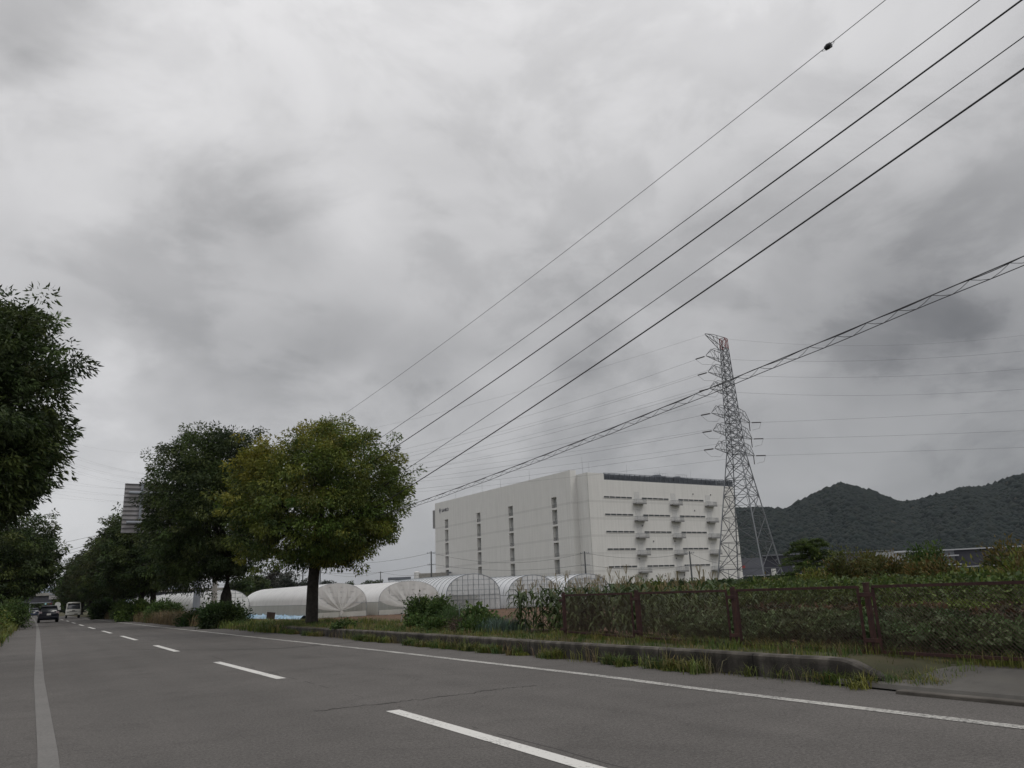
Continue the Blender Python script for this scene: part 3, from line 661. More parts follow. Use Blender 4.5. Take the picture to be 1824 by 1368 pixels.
    n_ = MB(); n_.bx(-2.4, 6, 104.81, 107.3, 29.0, 36.8); n_.build('end_shaft', BALC, root)
    return root
def text_mesh(name, body, size, m, parent, loc, rot, ext=.02):
    cu = bpy.data.curves.new(name, 'FONT'); cu.body = body; cu.size = size; cu.extrude = ext; cu.resolution_u = 3
    o = bpy.data.objects.new(name+'_tmp', cu); COL.objects.link(o)
    dg = bpy.context.evaluated_depsgraph_get(); me = bpy.data.meshes.new_from_object(o.evaluated_get(dg)); bpy.data.objects.remove(o)
    me.name = name; me.materials.clear(); me.materials.append(m)
    r = bpy.data.objects.new(name, me); COL.objects.link(r); r.parent = parent; r.matrix_local = Matrix.Translation(loc)@rot
    return r
building()
# low annex, tank and canopy left of the block
c0 = at_dist(737, 1019, 318); c1 = at_dist(777, 1019, 318); cz = at_dist(760, 1021, 318).z
an = empty('annex', (c0.x, c0.y, -.45), math.atan2(c1.y-c0.y, c1.x-c0.x), 'low pale annex at the foot of the white block, with a round white tank', 'building'); wd = (c1-c0).length
a = MB(); a.bx(2.2, wd+4, 0, 25, 0, cz+.45); a.build('wall', PLAINCONC, an)
a = MB(); a.cyl((1.2, 1, 0), 1.15, cz+.9, 20); a.cyl((1.2, 1, cz+.9), 1.3, .35, 20, .6); a.build('tank', mat('tank_white', (.66, .66, .65), .5), an, smooth=False)
c0 = at_dist(691, 1030, 300); c1 = at_dist(732, 1027, 300)
cn = empty('canopy_roof', (c0.x, c0.y, -.45), math.atan2(c1.y-c0.y, c1.x-c0.x), 'distant dark flat canopy roof just left of the annex tank', 'canopy'); wd = (c1-c0).length
a = MB(); a.bx(0, wd, 0, 8, c0.z-.2, c0.z+.7); a.build('roof', LOUV, cn)
a = MB(); [a.bx(x-.1, x+.1, .5, .7, 0, c0.z-.2) for x in (.4, wd*.5, wd-.4)]; a.build('legs', STEEL, cn)

# ------------------------------------------------------------------ transmission tower
TZ = -.45
tc_ = at_dist(1338, 1036, 200); TC = Vector((tc_.x, tc_.y, 0))
to_cam = Vector((-TC.x, -TC.y, 0)).normalized(); rt = Vector((-to_cam.y, to_cam.x, 0)); rt = rt if rt.x*to_cam.y*0+rt.dot(Vector((1, 0, 0))) > 0 else -rt
rt = Vector((to_cam.y*-1, to_cam.x, 0)); rt = rt if rt.dot(Vector((_R[0], _R[1], 0))) > 0 else -rt
aw = -to_cam
def rad_at(z): return float(np.interp(z, [TZ, 32.5, 60, 62], [8.65, 2.45, 1.15, 1.1]))
cd = [(.37, -.93), (.93, .37), (-.37, .93), (-.93, -.37)]
def corner(k, z):
    r = rad_at(z); return Vector((0, 0, z))+rt*cd[k % 4][0]*r+aw*cd[k % 4][1]*r
# axis leans in the picture only: the tower itself stands upright
tower = empty('transmission_tower', (TC.x, TC.y, 0), 0, 'tall lattice steel power pylon with red tip beside the white block', 'pylon')
leg = MB(); lg2 = MB()
for k in range(4):
    leg.bar(corner(k, TZ), corner(k, 32.5), .17, 6, .13); leg.bar(corner(k, 32.5), corner(k, 60), .12, 6, .09)
leg.build('legs', mat('tower_leg_steel', (.21, .22, .235), .55, .3), tower)
levels = [TZ, 4.2, 10.5, 16.5, 21.7, 26.0, 29.4, 32.5]
br = MB()
def xb(z0, z1, r, mid=False):
    for k in range(4):
        a0, b0, a1, b1 = corner(k, z0), corner(k+1, z0), corner(k, z1), corner(k+1, z1)
        br.bar(a0, b1, r); br.bar(b0, a1, r); br.bar(a1, b1, r*.9)
        if mid:
            m1 = (a0+b1)/2; zc = (z0+z1)/2; br.bar(corner(k, zc), m1, r*.6); br.bar(corner(k+1, zc), m1, r*.6); br.bar((a1+b1)/2, m1, r*.6)
            br.bar(a0.lerp(b1, .25), corner(k, z0+(z1-z0)*.35), r*.55); br.bar(b0.lerp(a1, .25), corner(k+1, z0+(z1-z0)*.35), r*.55)
for z0, z1 in zip(levels, levels[1:]): xb(z0, z1, .09, z1-z0 > 4)
n_up = 14
zz = [32.5+(60-32.5)*i/n_up for i in range(n_up+1)]
for z0, z1 in zip(zz, zz[1:]): xb(z0, z1, .08)
br.build('bracing', mat('tower_bracing_steel', (.115, .12, .13), .6, .2), tower)
rd = MB()
REDP = mat('red_tower_paint', (.20, .04, .035), .6, var=.2)
for k in range(4):
    rd.bar(corner(k, 60), corner(k, 62.6), .09, 6); rd.bar(corner(k, 60), corner(k+1, 62.6), .07); rd.bar(corner(k+1, 60), corner(k, 62.6), .07); rd.bar(corner(k, 62.6), corner(k+1, 62.6), .08); rd.bar(corner(k, 60), corner(k+1, 60), .08)
rd.build('tower_top', REDP, tower)
def arm(tipw, zb, zt, ks, name='cross_arm'):
    m = MB(); tip = tipw-TC; k0, k1 = ks; a0, a1, b0, b1 = corner(k0, zb), corner(k1, zb), corner(k0, zt), corner(k1, zt)
    for p in (a0, a1): m.bar(p, tip, .08)
    up = tip+Vector((0, 0, .25))
    for p in (b0, b1):
        q = p.lerp(tip, .62); q.z = zt-.35*(zt-zb)*.2; m.bar(p, q, .07); m.bar(q, up, .07)
    m.bar(tip, up, .09)
    for t0, t1 in ((.15, .42), (.42, .72)):
        for (lo, hi) in ((a0, b0), (a1, b1)):
            def top(t):
                q = hi.lerp(tip, .62); q.z = zt-.07*(zt-zb); return hi.lerp(q, t/.62) if t < .62 else q.lerp(up, (t-.62)/.38)
            m.bar(lo.lerp(tip, t0), top(t1), .045); m.bar(top(t0), lo.lerp(tip, t0), .045)
        m.bar(a0.lerp(tip, t0), a1.lerp(tip, t1), .045); m.bar(a0.lerp(tip, t0), a1.lerp(tip, t0), .045)
    m.build(name, DSTEEL, tower)
TIPS = [(1258, 634, 56.2), (1262, 663, 52.0), (1265, 692, 47.7), (1268, 736, 41.4), (1271, 767, 36.9), (1274, 799, 32.5)]
ltips, rtips = [], []
for i, (px, py, zb) in enumerate(TIPS):
    tw = at_dist(px, py, 191.3); ltips.append(tw); arm(tw, zb, zb+2.6, (3, 0))
    off = tw-TC; off.z = 0; mr = TC+Vector((0, 0, tw.z))-off*.92; rtips.append(mr)
    if i >= 3: arm(mr, zb, zb+2.6, (1, 2))
etip = at_dist(1256, 596, 191.3); arm(etip, 59.4, 62.6, (3, 0))
INS = mat('insulator_brown', (.06, .055, .055), .4)
WIRE = mat('dark_wire', (.045, .045, .048), .6); FWIRE = mat('far_wire', (.10, .10, .105), .6)
def parab(p0, pm, p1, tm, n=26, t1=1.0, t0=0.):
    """curve straight in plan whose height is the parabola through three points at t=0, tm, 1"""
    z0, zm, z1 = p0.z, pm.z, p1.z; A = np.array([[0, 0, 1], [tm*tm, tm, 1], [1, 1, 1]]); a, b, c = np.linalg.solve(A, [z0, zm, z1])
    return [Vector((p0.x+(p1.x-p0.x)*t, p0.y+(p1.y-p0.y)*t, a*t*t+b*t+c)) for t in np.linspace(t0, t1, n)]
def plan_hit(p0, p1, px):
    d = ray(px, 1050); r = Vector((d[0], d[1])); a = Vector((p0.x, p0.y)); v = Vector((p1.x-p0.x, p1.y-p0.y))
    # a + t v = s r
    det = v.x*(-r.y)-(-r.x)*v.y; t = ((-a.x)*(-r.y)-(-r.x)*(-a.y))/det; s = (a+v*t).length; return t, s
WG = 'high voltage wires on the lattice pylon'
def span_wire(p0, pxm, pym, pxe, pye, dist, r, label, ext=1.3):
    pe = at_dist(pxe, pye, dist); t, s = plan_hit(p0, pe, pxm); pm = at_dist(pxm, pym, s)
    pts = parab(p0, pm, pe, t, 34, ext); m = MB(); m.tube(pts, r*.45, 4); o = m.build('power_line', FWIRE); tag(o, label, 'wire', WG); return pts
mids = [797, 812, 829, 838, 854, 872]; ends = [818, 831, 843, 862, 875, 887]
ordn = ['topmost', 'second', 'third', 'fourth', 'fifth', 'lowest']
for i in range(6):
    span_wire(ltips[i], 735, mids[i], 150, ends[i], 560, .055, f'thin power wire running left from the pylon, from the {ordn[i]} left cross arm')
    st = (rtips[i] if i >= 3 else Vector((TC.x, TC.y, ltips[i].z-.5))+rt*rad_at(50)*.7-aw*1.2)
    span_wire(st, 735, mids[i]+(9 if i < 3 else 5), 150, ends[i]+4, 575, .045, f'thin power wire running left from the pylon body at its {ordn[i]} cross arm level')
span_wire(etip, 735, 747, 150, 794.5, 560, .04, 'faint earth wire running left from the pylon tip')
rs = [641, 669, 700, 748, 778, 807]; re_ = [625, 657, 693, 731, 767, 797]
for i in range(6):
    st = rtips[i] if i >= 3 else Vector((TC.x, TC.y, 0))+rt*rad_at(50)+Vector((0, 0, at_dist(1300, rs[i], 200).z))
    span_wire(st, 1560, rs[i]+(re_[i]-rs[i])*.5+1, 1824, re_[i], 215, .045, f'thin power wire leaving the pylon to the right at its {ordn[i]} level')
span_wire(corner(1, 62.6)+TC, 1560, 605, 1824, 597, 215, .035, 'faint earth wire leaving the pylon tip to the right')
for i in range(6):
    ins = MB()
    t_ = ltips[i]-TC; d = (at_dist(735, mids[i], 290)-ltips[i]).normalized(); ins.bar(t_+d*.6, t_+d*3.2, .16, 8)
    lp = [t_+d*3.2+Vector((0, 0, -.1)), t_+d*1.5+aw*.8+Vector((0, 0, -1.6)), t_+aw*2.5+rt*1+Vector((0, 0, -1.7)), t_+aw*4+rt*2+Vector((0, 0, -.3))]; ins.tube(lp, .03, 4)
    ins.build('insulator', INS, tower)
    if i >= 3:
        ins = MB(); q = rtips[i]-TC; ins.bar(q+rt*.4, q+rt*2.8+Vector((0, 0, -.15)), .14, 8); ins.bar(q-rt*.2, q-rt*.2+Vector((0, 0, -2.2)), .12, 6); ins.tube([q+rt*2.8, q+rt*2.2+Vector((0, 0, -1.7)), q+rt*.4+Vector((0, 0, -2))], .03, 4); ins.build('insulator', INS, tower)
pf = MB(); p = corner(3, 24.5)-rt*.3
for k in range(3): pf.bar(p+Vector((0, 0, k*.7)), p-rt*1.6+Vector((0, 0, k*.7)), .05)
for k in range(4): pf.bar(p-rt*(k*.53), p-rt*(k*.53)+Vector((0, 0, 1.5)), .05)
pf.build('platform', STEEL, tower)

# ------------------------------------------------------------------ overhead wires of the roadside pole line
WX = 10.2; K = WX/8.8
NG = 'overhead wires of the roadside pole line'
pole_xy = (10.2, 57.8)
def cat_spline(pts, n=14):
    P = [pts[0]*2-pts[1]]+pts+[pts[-1]*2-pts[-2]]; out = []
    for i in range(1, len(P)-2):
        for k in range(n):
            t = k/n; a, b, c, d = P[i-1], P[i], P[i+1], P[i+2]
            out.append(.5*((2*b)+(c-a)*t+(2*a-5*b+4*c-d)*t*t+(3*b-a-3*c+d)*t**3))
    out.append(P[-2]); return out
def road_wire(samples, zp, r, label, name='overhead_wire'):
    S = [at_x(px, py, WX) for px, py in samples]; S.sort(key=lambda v: v.y)
    y = np.array([s.y for s in S]); z = np.array([s.z for s in S]); a = .0011
    # sag parabola with given curvature fitted to the samples
    b, c = np.polyfit(y, z-a*y*y, 1)
    zf = lambda v: a*v*v+b*v+c
    pts = [Vector((WX, v, zf(v))) for v in list(np.linspace(-9, y[-1]+1.5, 30))]
    e = pts[-1]; sl = (pts[-1].z-pts[-2].z)/(pts[-1].y-pts[-2].y); Yp = pole_xy[1]
    for k in range(1, 16):
        t = k/15; L_ = Yp-e.y; h00, h10, h01, h11 = 2*t**3-3*t*t+1, t**3-2*t*t+t, -2*t**3+3*t*t, t**3-t*t
        pts.append(Vector((WX, e.y+L_*t, h00*e.z+h10*L_*sl+h01*zp+h11*L_*.06)))
    m = MB(); m.tube(pts, r, 6); o = m.build(name, WIRE); tag(o, label, 'wire', NG); return pts
road_wire([(1575, 0), (1475, 83), (568, 768)], 8.6, .0055, 'highest thin overhead wire, the one carrying a small round ball')
road_wire([(1745, 0), (690, 772)], 7.2, .0075, 'thin overhead wire, second from the top of the five')
road_wire([(1820, 0), (703, 797)], 6.7, .013, 'thick black overhead wire, third from the top')
road_wire([(1824, 65), (725, 835)], 6.0, .0075, 'thin overhead wire between the two thick ones')
road_wire([(1824, 122), (737, 862)], 5.6, .014, 'thick black overhead wire just above the braided telephone cable')
P6 = road_wire([(1824, 451), (1640, 533), (1490, 601), (1310, 676), (1000, 797), (737, 897)], 4.9, .0075, 'messenger strand above the hanging telephone cable')
# telephone cable lashed below the strand: wavy bundle, lower wire and zigzag hangers
cb = MB(); lw = MB(); hz = MB(); up = []; lowp = []; rng = random.Random(8); s = 0
for i in range(len(P6)-1):
    a, b = P6[i], P6[i+1]; L_ = (b-a).length; n = max(2, int(L_/.12))
    for k in range(n):
        s += L_/n; p = a.lerp(b, k/n); up.append(p+Vector((.01*math.sin(s*4.1), 0, -.008+.009*math.sin(s*5.3)))); lowp.append(p+Vector((.01, 0, -.105+.006*math.sin(s*2.2))))
cb.tube(up, .006, 5)
lw.tube(lowp, .0065, 5)
zz_ = []; s = 0; last = 0
for i in range(1, len(up)-2):
    s += (up[i]-up[i-1]).length
    if s-last > .24: zz_.append(up[i] if len(zz_) % 2 else lowp[i]); last = s
hz.tube([q+d for a_, b_ in zip(zz_, zz_[1:]) for q, d in ((a_, Vector()), (a_.lerp(b_, .5), Vector((0, 0, -.012))))], .0042, 4)
tel = empty('telephone_cable', (0, 0, 0), 0, 'lattice-like telephone cable of two strands joined by zigzag hangers', 'cable')
cb.build('wavy_bundle', WIRE, tel); lw.build('lower_strand', WIRE, tel); hz.build('hangers', WIRE, tel)
# small ball on the highest wire
bp_ = at_x(1475, 83, WX); ball = empty('wire_ball', bp_, 0, 'small black ball clamped on the highest overhead wire', 'wire ball')
m = MB(); rr = .05; d_ = Vector((0, 1, -.035)).normalized()
ringn = 14
for h in (1, -1):
    vs = []; fs = []
    for i in range(9):
        ph = math.pi*i/8
        for k in range(ringn):
            t = 2*math.pi*k/ringn; vs.append((rr*math.sin(ph)*math.cos(t), rr*math.cos(ph)*1.0+h*0, rr*math.sin(ph)*math.sin(t)+h*.004))
    if h == 1:
        for i in range(8):
            for k in range(ringn): fs.append((i*ringn+k, i*ringn+(k+1) % ringn, (i+1)*ringn+(k+1) % ringn, (i+1)*ringn+k))
        m.add(vs, fs)
m.bar((0, -.05, 0), (0, .05, 0), .046, 14, .04)
m.build('shell', mat('ball_black', (.02, .02, .024), .5), ball, smooth=True)
m = MB(); m.bar((0, -.125, .005), (.02, -.05, .05), .004); m.bar((0, -.125, .005), (-.02, -.05, -.05), .004); m.bar((0, .125, -.005), (.02, .05, .05), .004); m.bar((0, .125, -.005), (-.02, .05, -.05), .004); m.build('clamp', STEEL, ball)
# concrete pole that carries them
def utility_pole(x, y, h, r, label, zb=-.45, arms=2, group=None, matl=None, rz=0):
    o = empty('utility_pole', (x, y, zb), rz, label, 'utility pole', group)
    m = MB(); m.tube([(0, 0, -.2), (0, 0, h)], [r, r*.62], 12); m.build('pole', matl or PLAINCONC, o, smooth=False)
    for k in range(arms):
        a = MB(); z = h-.35-k*2.4; a.bx(-.9, .9, -.05, .05, z-.05, z+.05)
        for xx in (-.8, -.4, .4, .8): a.cyl((xx, 0, z+.05), .05, .18, 6)
        a.build('crossarm', STEEL, o)
    return o
utility_pole(pole_xy[0], pole_xy[1], 9.4, .19, 'round concrete utility pole rising into the dark tree, right of the grey sign post', zb=.05)
PG = 'distant utility poles across the fields'
pts_ = {}
for px, pt, dist, lab in ((768, 982, 165, 'thin dark utility pole standing at the left end of the white block'), (1041, 982, 160, 'thin utility pole in front of the block corner'),
                          (1228, 982, 158, 'thin utility pole before the balconies, behind the small shed'), (678, 1018, 260, 'small far utility pole left of the annex'),
                          (571, 1000, 200, 'distant utility pole just right of the nearest tree trunk'), (540, 1006, 210, 'distant utility pole just left of the nearest tree trunk')):
    b_ = at_dist(px, pt, dist); pts_[px] = b_; utility_pole(b_.x, b_.y, b_.z+.45, .2, lab, arms=2, group=PG, matl=DSTEEL, rz=-.7)
DG = 'distant low wires between the field poles'
def sagwire(a, b, sag, lab, r=.026):
    m = MB(); m.tube([a.lerp(b, t)-Vector((0, 0, 4*sag*t*(1-t))) for t in np.linspace(0, 1, 16)], r, 4); tag(m.build('field_wire', FWIRE), lab, 'wire', DG)
e0 = at_dist(1330, 1003, 158); p1, p2, p3 = pts_[768], pts_[1041], pts_[1228]; pl = at_dist(520, 988, 215)
dz = Vector((0, 0, -.3)); lz = Vector((0, 0, -2.6))
sagwire(p1+dz, p2+dz, 2.0, 'upper wire sagging across the white block between its two front poles'); sagwire(p1+lz, p2+lz, 1.2, 'lower wire sagging across the white block between its two front poles')
sagwire(p2+dz, p3+dz, 1.0, 'upper wire between the corner pole and the pole before the balconies'); sagwire(p2+lz, p3+lz, .9, 'lower wire between the corner pole and the pole before the balconies')
sagwire(p3+dz, e0, 1.0, 'upper wire running right from the pole before the balconies')
sagwire(p1+dz, pts_[571]+dz, 1.0, 'upper wire from the left block pole to the nearest tree trunk'); sagwire(p1+lz, pts_[571]+lz, 1.0, 'lower wire from the left block pole to the nearest tree trunk')
sagwire(pts_[678]+dz*.5, pts_[571]+lz, 1.2, 'wire from the small far pole to the left'); sagwire(pts_[678]+dz*.5, p1+lz*1.8, .6, 'wire from the small far pole to the block pole')

for (a_, b_, lab) in (((85, 969), (188, 950), 'highest thin wire crossing the road far ahead between the tree rows'), ((98, 984), (172, 966), 'second thin wire crossing the road far ahead between the tree rows'), ((98, 989.5), (160, 975), 'third thin wire crossing the road far ahead between the tree rows'), ((98, 998), (126, 1000), 'short visible wire crossing the road far ahead, below the other three'), ((83, 1036.5), (112, 1036), 'lowest wire crossing just above the far overpass')):
    A_, B_ = at_y(*a_, 150), at_y(*b_, 150); d_ = B_-A_; A2, B2 = A_-d_*((A_.x+9)/d_.x), B_+d_*((11-B_.x)/d_.x); m = MB(); m.tube([A2.lerp(B2, t)-Vector((0, 0, .6*4*t*(1-t)-.35)) for t in np.linspace(0, 1, 14)], .022, 4); tag(m.build('crossing_wire', WIRE), lab, 'wire', 'wires crossing the road far ahead')

# ------------------------------------------------------------------ greenhouses
def film(name, alpha, col=(.80, .81, .82)):
    m, t, b = principled(name); L = t.links; o = t.nodes['Material Output']
    tc = t.nodes.new('ShaderNodeTexCoord'); n = t.nodes.new('ShaderNodeTexNoise'); n.inputs['Scale'].default_value = 1.1; n.inputs['Detail'].default_value = 6; L.new(tc.outputs['Object'], n.inputs['Vector'])
    mp = t.nodes.new('ShaderNodeMapping'); mp.inputs['Scale'].default_value = (2.5, 5, .5); L.new(tc.outputs['Object'], mp.inputs['Vector'])
    n2 = t.nodes.new('ShaderNodeTexNoise'); n2.inputs['Scale'].default_value = 1.3; n2.inputs['Detail'].default_value = 5; L.new(mp.outputs[0], n2.inputs['Vector'])
    v = mth(t, 'MULTIPLY', mth(t, 'MULTIPLY_ADD', n.outputs['Fac'], .30, .82), mth(t, 'MULTIPLY_ADD', n2.outputs['Fac'], .22, .88))
    c = t.nodes.new('ShaderNodeVectorMath'); c.operation = 'SCALE'; c.inputs[0].default_value = col; L.new(v, c.inputs['Scale']); L.new(c.outputs[0], b.inputs['Base Color']); b.inputs['Roughness'].default_value = .32; b.inputs['Specular IOR Level'].default_value = .5
    bp = t.nodes.new('ShaderNodeBump'); bp.inputs['Strength'].default_value = .35; bp.inputs['Distance'].default_value = .08; L.new(n2.outputs['Fac'], bp.inputs['Height']); L.new(bp.outputs[0], b.inputs['Normal'])
    tr = t.nodes.new('ShaderNodeBsdfTranslucent'); L.new(c.outputs[0], tr.inputs['Color']); m1 = t.nodes.new('ShaderNodeMixShader'); m1.inputs[0].default_value = .30
    L.new(b.outputs[0], m1.inputs[1]); L.new(tr.outputs[0], m1.inputs[2])
    tp = t.nodes.new('ShaderNodeBsdfTransparent'); m2 = t.nodes.new('ShaderNodeMixShader'); m2.inputs[0].default_value = alpha; L.new(m1.outputs[0], m2.inputs[1]); L.new(tp.outputs[0], m2.inputs[2]); L.new(m2.outputs[0], o.inputs['Surface'])
    return m
F_WHITE = film('white_film', .02, (.93, .93, .92)); F_OLD = film('old_film', .12, (.60, .60, .56)); F_CLEAR = film('clear_film', .12, (.88, .90, .92)); F_GABLE = film('clear_gable_film', .55, (.70, .71, .70)); F_CURT = film('curtain_film', .42, (.82, .81, .79))
PIPE = mat('greenhouse_pipe', (.16, .18, .20), .5, .4)
def gh_prof(w, h, n=18, side=.40):
    pts = [(-w/2, 0), (-w/2*1.0, h*side)]
    for k in range(1, n): 
        t = math.pi*k/n; pts.append((-w/2*math.cos(t)*(1+.0*math.sin(t)), h*side+h*(1-side)*(math.sin(t)**.86)))
    pts += [(w/2, h*side), (w/2, 0)]; return pts
def greenhouse(cx, y0, w, h, ln, lean, kind, label, zb=-.45, seed=0):
    rng = random.Random(seed); root = empty('greenhouse', (cx, y0, zb), -math.atan(lean), label, 'greenhouse', 'plastic tunnel greenhouses in the field')
    pr = gh_prof(w, h); n = len(pr); ny = int(ln/1.0); cov = F_WHITE if kind != 'clear' else F_CLEAR
    m = MB()
    roof_i = range(2, n-2)
    for j in range(ny*2+1):
        y = ln*j/(ny*2); s = 1-.012*(j % 2)
        for k, (x, z) in enumerate(pr[1:-1]): m.v.append((x*s, y, (z-h*.4)*s+h*.4))
    q = n-2
    for j in range(ny*2):
        for k in range(q-1): a = j*q+k; m.f.append((a, a+1, a+q+1, a+q)); m.mi.append(0)
    m.build('roof_film', cov, root, smooth=True)
    sdm = MB()
    for sgn in (-1, 1):
        b0 = len(sdm.v); N_ = int(ln*5)
        for j in range(N_+1):
            y = ln*j/N_; wv = .03*math.sin(j*1.9)+.02*rng.gauss(0, 1)
            sdm.v += [(sgn*(w/2+wv), y, .04), (sgn*(w/2+.035+wv*.5), y, h*.22), (sgn*(w/2+.012), y, h*.405)]
        for j in range(N_):
            for k in range(2): a = b0+j*3+k; sdm.f.append((a, a+1, a+4, a+3)); sdm.mi.append(0)
    sdm.build('side_curtain', F_OLD if kind == 'swag' else F_CLEAR, root, smooth=True)
    hp = MB(); dw = .03 if kind != 'swag' else -.03; pr2 = gh_prof(w+dw, h+dw*.7)
    for j in range(ny+1):
        y = ln*j/ny
        hp.tube([(x, y, z) for x, z in pr2], .012 if kind != 'clear' else .017, 4)
    hp.bar((0, 0, h+.01), (0, ln, h+.01), .02); 
    for s in (-1, 1): hp.bar((s*w/2, 0, h*.4), (s*w/2, ln, h*.4), .025)
    hp.build('hoops', PIPE if kind == 'clear' else STEEL, root)
    def zarch(x):
        xs = [p[0] for p in pr[1:-1]]; zs = [p[1] for p in pr[1:-1]]; return float(np.interp(x, xs, zs))
    for yy in ((0, ln) if kind == 'clear' else (ln,)):
        g = MB(); N_ = 24
        for k in range(N_+1):
            x = -w/2+w*k/N_; g.v += [(x, yy, .02), (x, yy, zarch(x)-.01)]
        for k in range(N_): a = 2*k; g.f.append((a, a+2, a+3, a+1)); g.mi.append(0)
        g.build('gable_film', F_GABLE if kind == 'clear' else F_WHITE, root)
    fr = MB(); r = .022
    zs = [.30*h, .42*h, .56*h, .70*h, .84*h] if kind == 'clear' else [.42*h, .58*h, .74*h, .88*h]
    for z in [.02*h]+zs:
        xe = w/2
        if z > h*.4:
            cand = [x for x in np.linspace(0, w/2, 60) if zarch(x) >= z]; xe = cand[-1] if cand else 0
        fr.bar((-xe, -.02, z), (xe, -.02, z), r)
    nv = 9 if kind == 'clear' else 5
    for k in range(nv):
        x = -w/2+w*(k+1)/(nv+1); zb_ = 0 if kind == 'clear' else h*.42
        fr.bar((x, -.02, zb_), (x, -.02, zarch(x)), r)
    fr.tube([(x, -.01, z) for x, z in pr], .032, 6)
    fr.build('gable_frame', PIPE if kind == 'clear' else STEEL, root)
    if kind == 'swag':
        # curtain drawn together to a knot
        cu = MB(); kx, kz = rng.uniform(-.1, .35), h*.20; N_ = 64
        for k in range(N_+1):
            x = -w/2*.995+w*.99*k/N_; zt = zarch(x); fold = .085*math.sin(k*.45+1)+.03*math.sin(k*1.3+rng.uniform(0, 1))
            for t in np.linspace(0, 1, 7):
                px_ = x+(kx-x)*(t**1.25); pz = zt+(kz-zt)*t-.35*math.sin(math.pi*t)*abs(x-kx)/w; cu.v.append((px_, -.05-fold*math.sin(math.pi*t)*.9-.05*t, max(.05, pz)))
        for k in range(N_):
            for i in range(6): a = k*7+i; cu.f.append((a, a+7, a+8, a+1)); cu.mi.append(0)
        cu.tube([(kx, -.12, kz+.08), (kx+.05, -.2, kz-.15), (kx-.05, -.15, kz-.4)], [.10, .16, .05], 8)
        cu.build('tied_curtain', F_CURT, root, smooth=True)
        lo = MB()
        for k in range(12): 
            x0 = -w/2+w*k/12; x1 = x0+w/12; lo.v += [(x0, -.03+.02*math.sin(k*2), .03), (x0, -.03, h*.16)]
        lo.v += [(w/2, -.03, .03), (w/2, -.03, h*.16)]
        for k in range(12): a = 2*k; lo.f.append((a, a+2, a+3, a+1)); lo.mi.append(0)
        lo.build('skirt', F_OLD, root)
    if kind == 'closed':
        g = MB(); N_ = 40
        for k in range(N_+1):
            x = -w/2+w*k/N_; d = .03*math.sin(k*1.3)
            g.v += [(x, -.03+d, .02), (x, -.03+d*.4, h*.42), (x, -.02+d*.6, zarch(x))]
        for k in range(N_):
            for i in range(2): a = 3*k+i; g.f.append((a, a+3, a+4, a+1)); g.mi.append(0)
        g.build('gable_film', F_WHITE, root, smooth=True)
    return root
def inside_plants(cx, y, w, n, seed, label):
    rg = np.random.default_rng(seed); P = np.stack([cx+rg.uniform(-w, w, n), y+rg.uniform(0, 5, n), -.4+rg.uniform(.3, 1.35, n)], 1); D = rg.normal(size=(n, 3))
    tag(quad_mesh('greenhouse_crop', leaf_quads(P, D, .2*np.ones(n), .1*np.ones(n), rg), pick([(.06, .09, .07), (.05, .075, .06)], n, rg), LEAF), label, 'plants', kind='stuff')
inside_plants(35.0, 69, 2.1, 2600, 5, 'leafy crop growing inside the largest clear greenhouse')
z1_ = at_y(600.5, 1039, 67).z+.45; z2_ = at_y(726.7, 1035, 67).z+.45; z3_ = at_y(842.5, 1022, 67).z+.45; z4_ = at_y(948, 1024, 67).z+.45; z5_ = at_y(1044, 1022, 67).z+.45
greenhouse(21.9, 67, 5.3, z1_, 20, -.05, 'swag', 'cream-white tunnel greenhouse behind the nearest tree trunk, blue sheet along its side', seed=1)
greenhouse(28.6, 67, 6.0, z2_, 17, -.05, 'swag', 'white tunnel greenhouse with tied curtain, between the cream one and the clear ones', seed=2)
greenhouse(35.1, 67, 5.6, z3_, 20, .04, 'clear', 'largest clear-fronted tunnel greenhouse, plants visible inside its gridded end', seed=3)
greenhouse(41.7, 67, 5.6, z4_, 14, .0, 'clear', 'clear-fronted tunnel greenhouse half hidden by maize, second of the gridded ones', seed=4)
greenhouse(48.3, 67, 5.6, z5_, 16, .05, 'clear', 'clear tunnel greenhouse farthest right, below the block corner', seed=5)
zt_ = at_y(393.5, 1051.5, 84).z+.45
greenhouse(16.1, 84, 4.7, zt_, 16, -.22, 'closed', 'small white tunnel greenhouse with closed end, behind the two posts', seed=6)
greenhouse(14.9, 101, 4.5, zt_, 16, -.2, 'closed', 'small white tunnel greenhouse mostly hidden at the far left of the row', seed=7)
# dull pale shed wall left of them
s0 = at_y(283, 1066, 118); s1 = at_y(318, 1066, 118)
sh = empty('field_shed', (s0.x, 118, -.45), 0, 'plain pale grey shed seen between the right row trunks, left of the tunnels', 'shed')
m = MB(); m.bx(-.5, s1.x-s0.x+2.5, 0, 6, 0, s0.z+.45); m.build('wall', PLAINCONC, sh); m = MB(); m.bx(-.8, s1.x-s0.x+2.8, -.3, 6.3, s0.z+.45, s0.z+.62); m.build('roof', STEEL, sh)
# blue plastic sheet heaped along the first tunnel
m = MB(); rng = random.Random(2); n = 60
for j in range(n+1):
    y = 66.6+18*j/n; x = 21.9-2.65-.05*(y-67)*1.0
    m.v += [(x-.75+rng.gauss(0, .05), y, -.43), (x-.6, y, -.30+rng.gauss(0, .05)), (x-.35, y, -.12+rng.gauss(0, .06)), (x-.1, y, -.2+rng.gauss(0, .05)), (x-.06, y, -.44)]
for j in range(n):
    for k in range(4): a = j*5+k; m.f.append((a, a+1, a+6, a+5)); m.mi.append(0)
tag(m.build('blue_sheet', mat('blue_tarp', (.28, .46, .62), .4, var=.35, scale=2.2, dirt=(.55, .6, .62), dscale=1.1, damt=.8), smooth=True), 'crumpled pale blue plastic sheet along the foot of the cream greenhouse', 'tarpaulin')
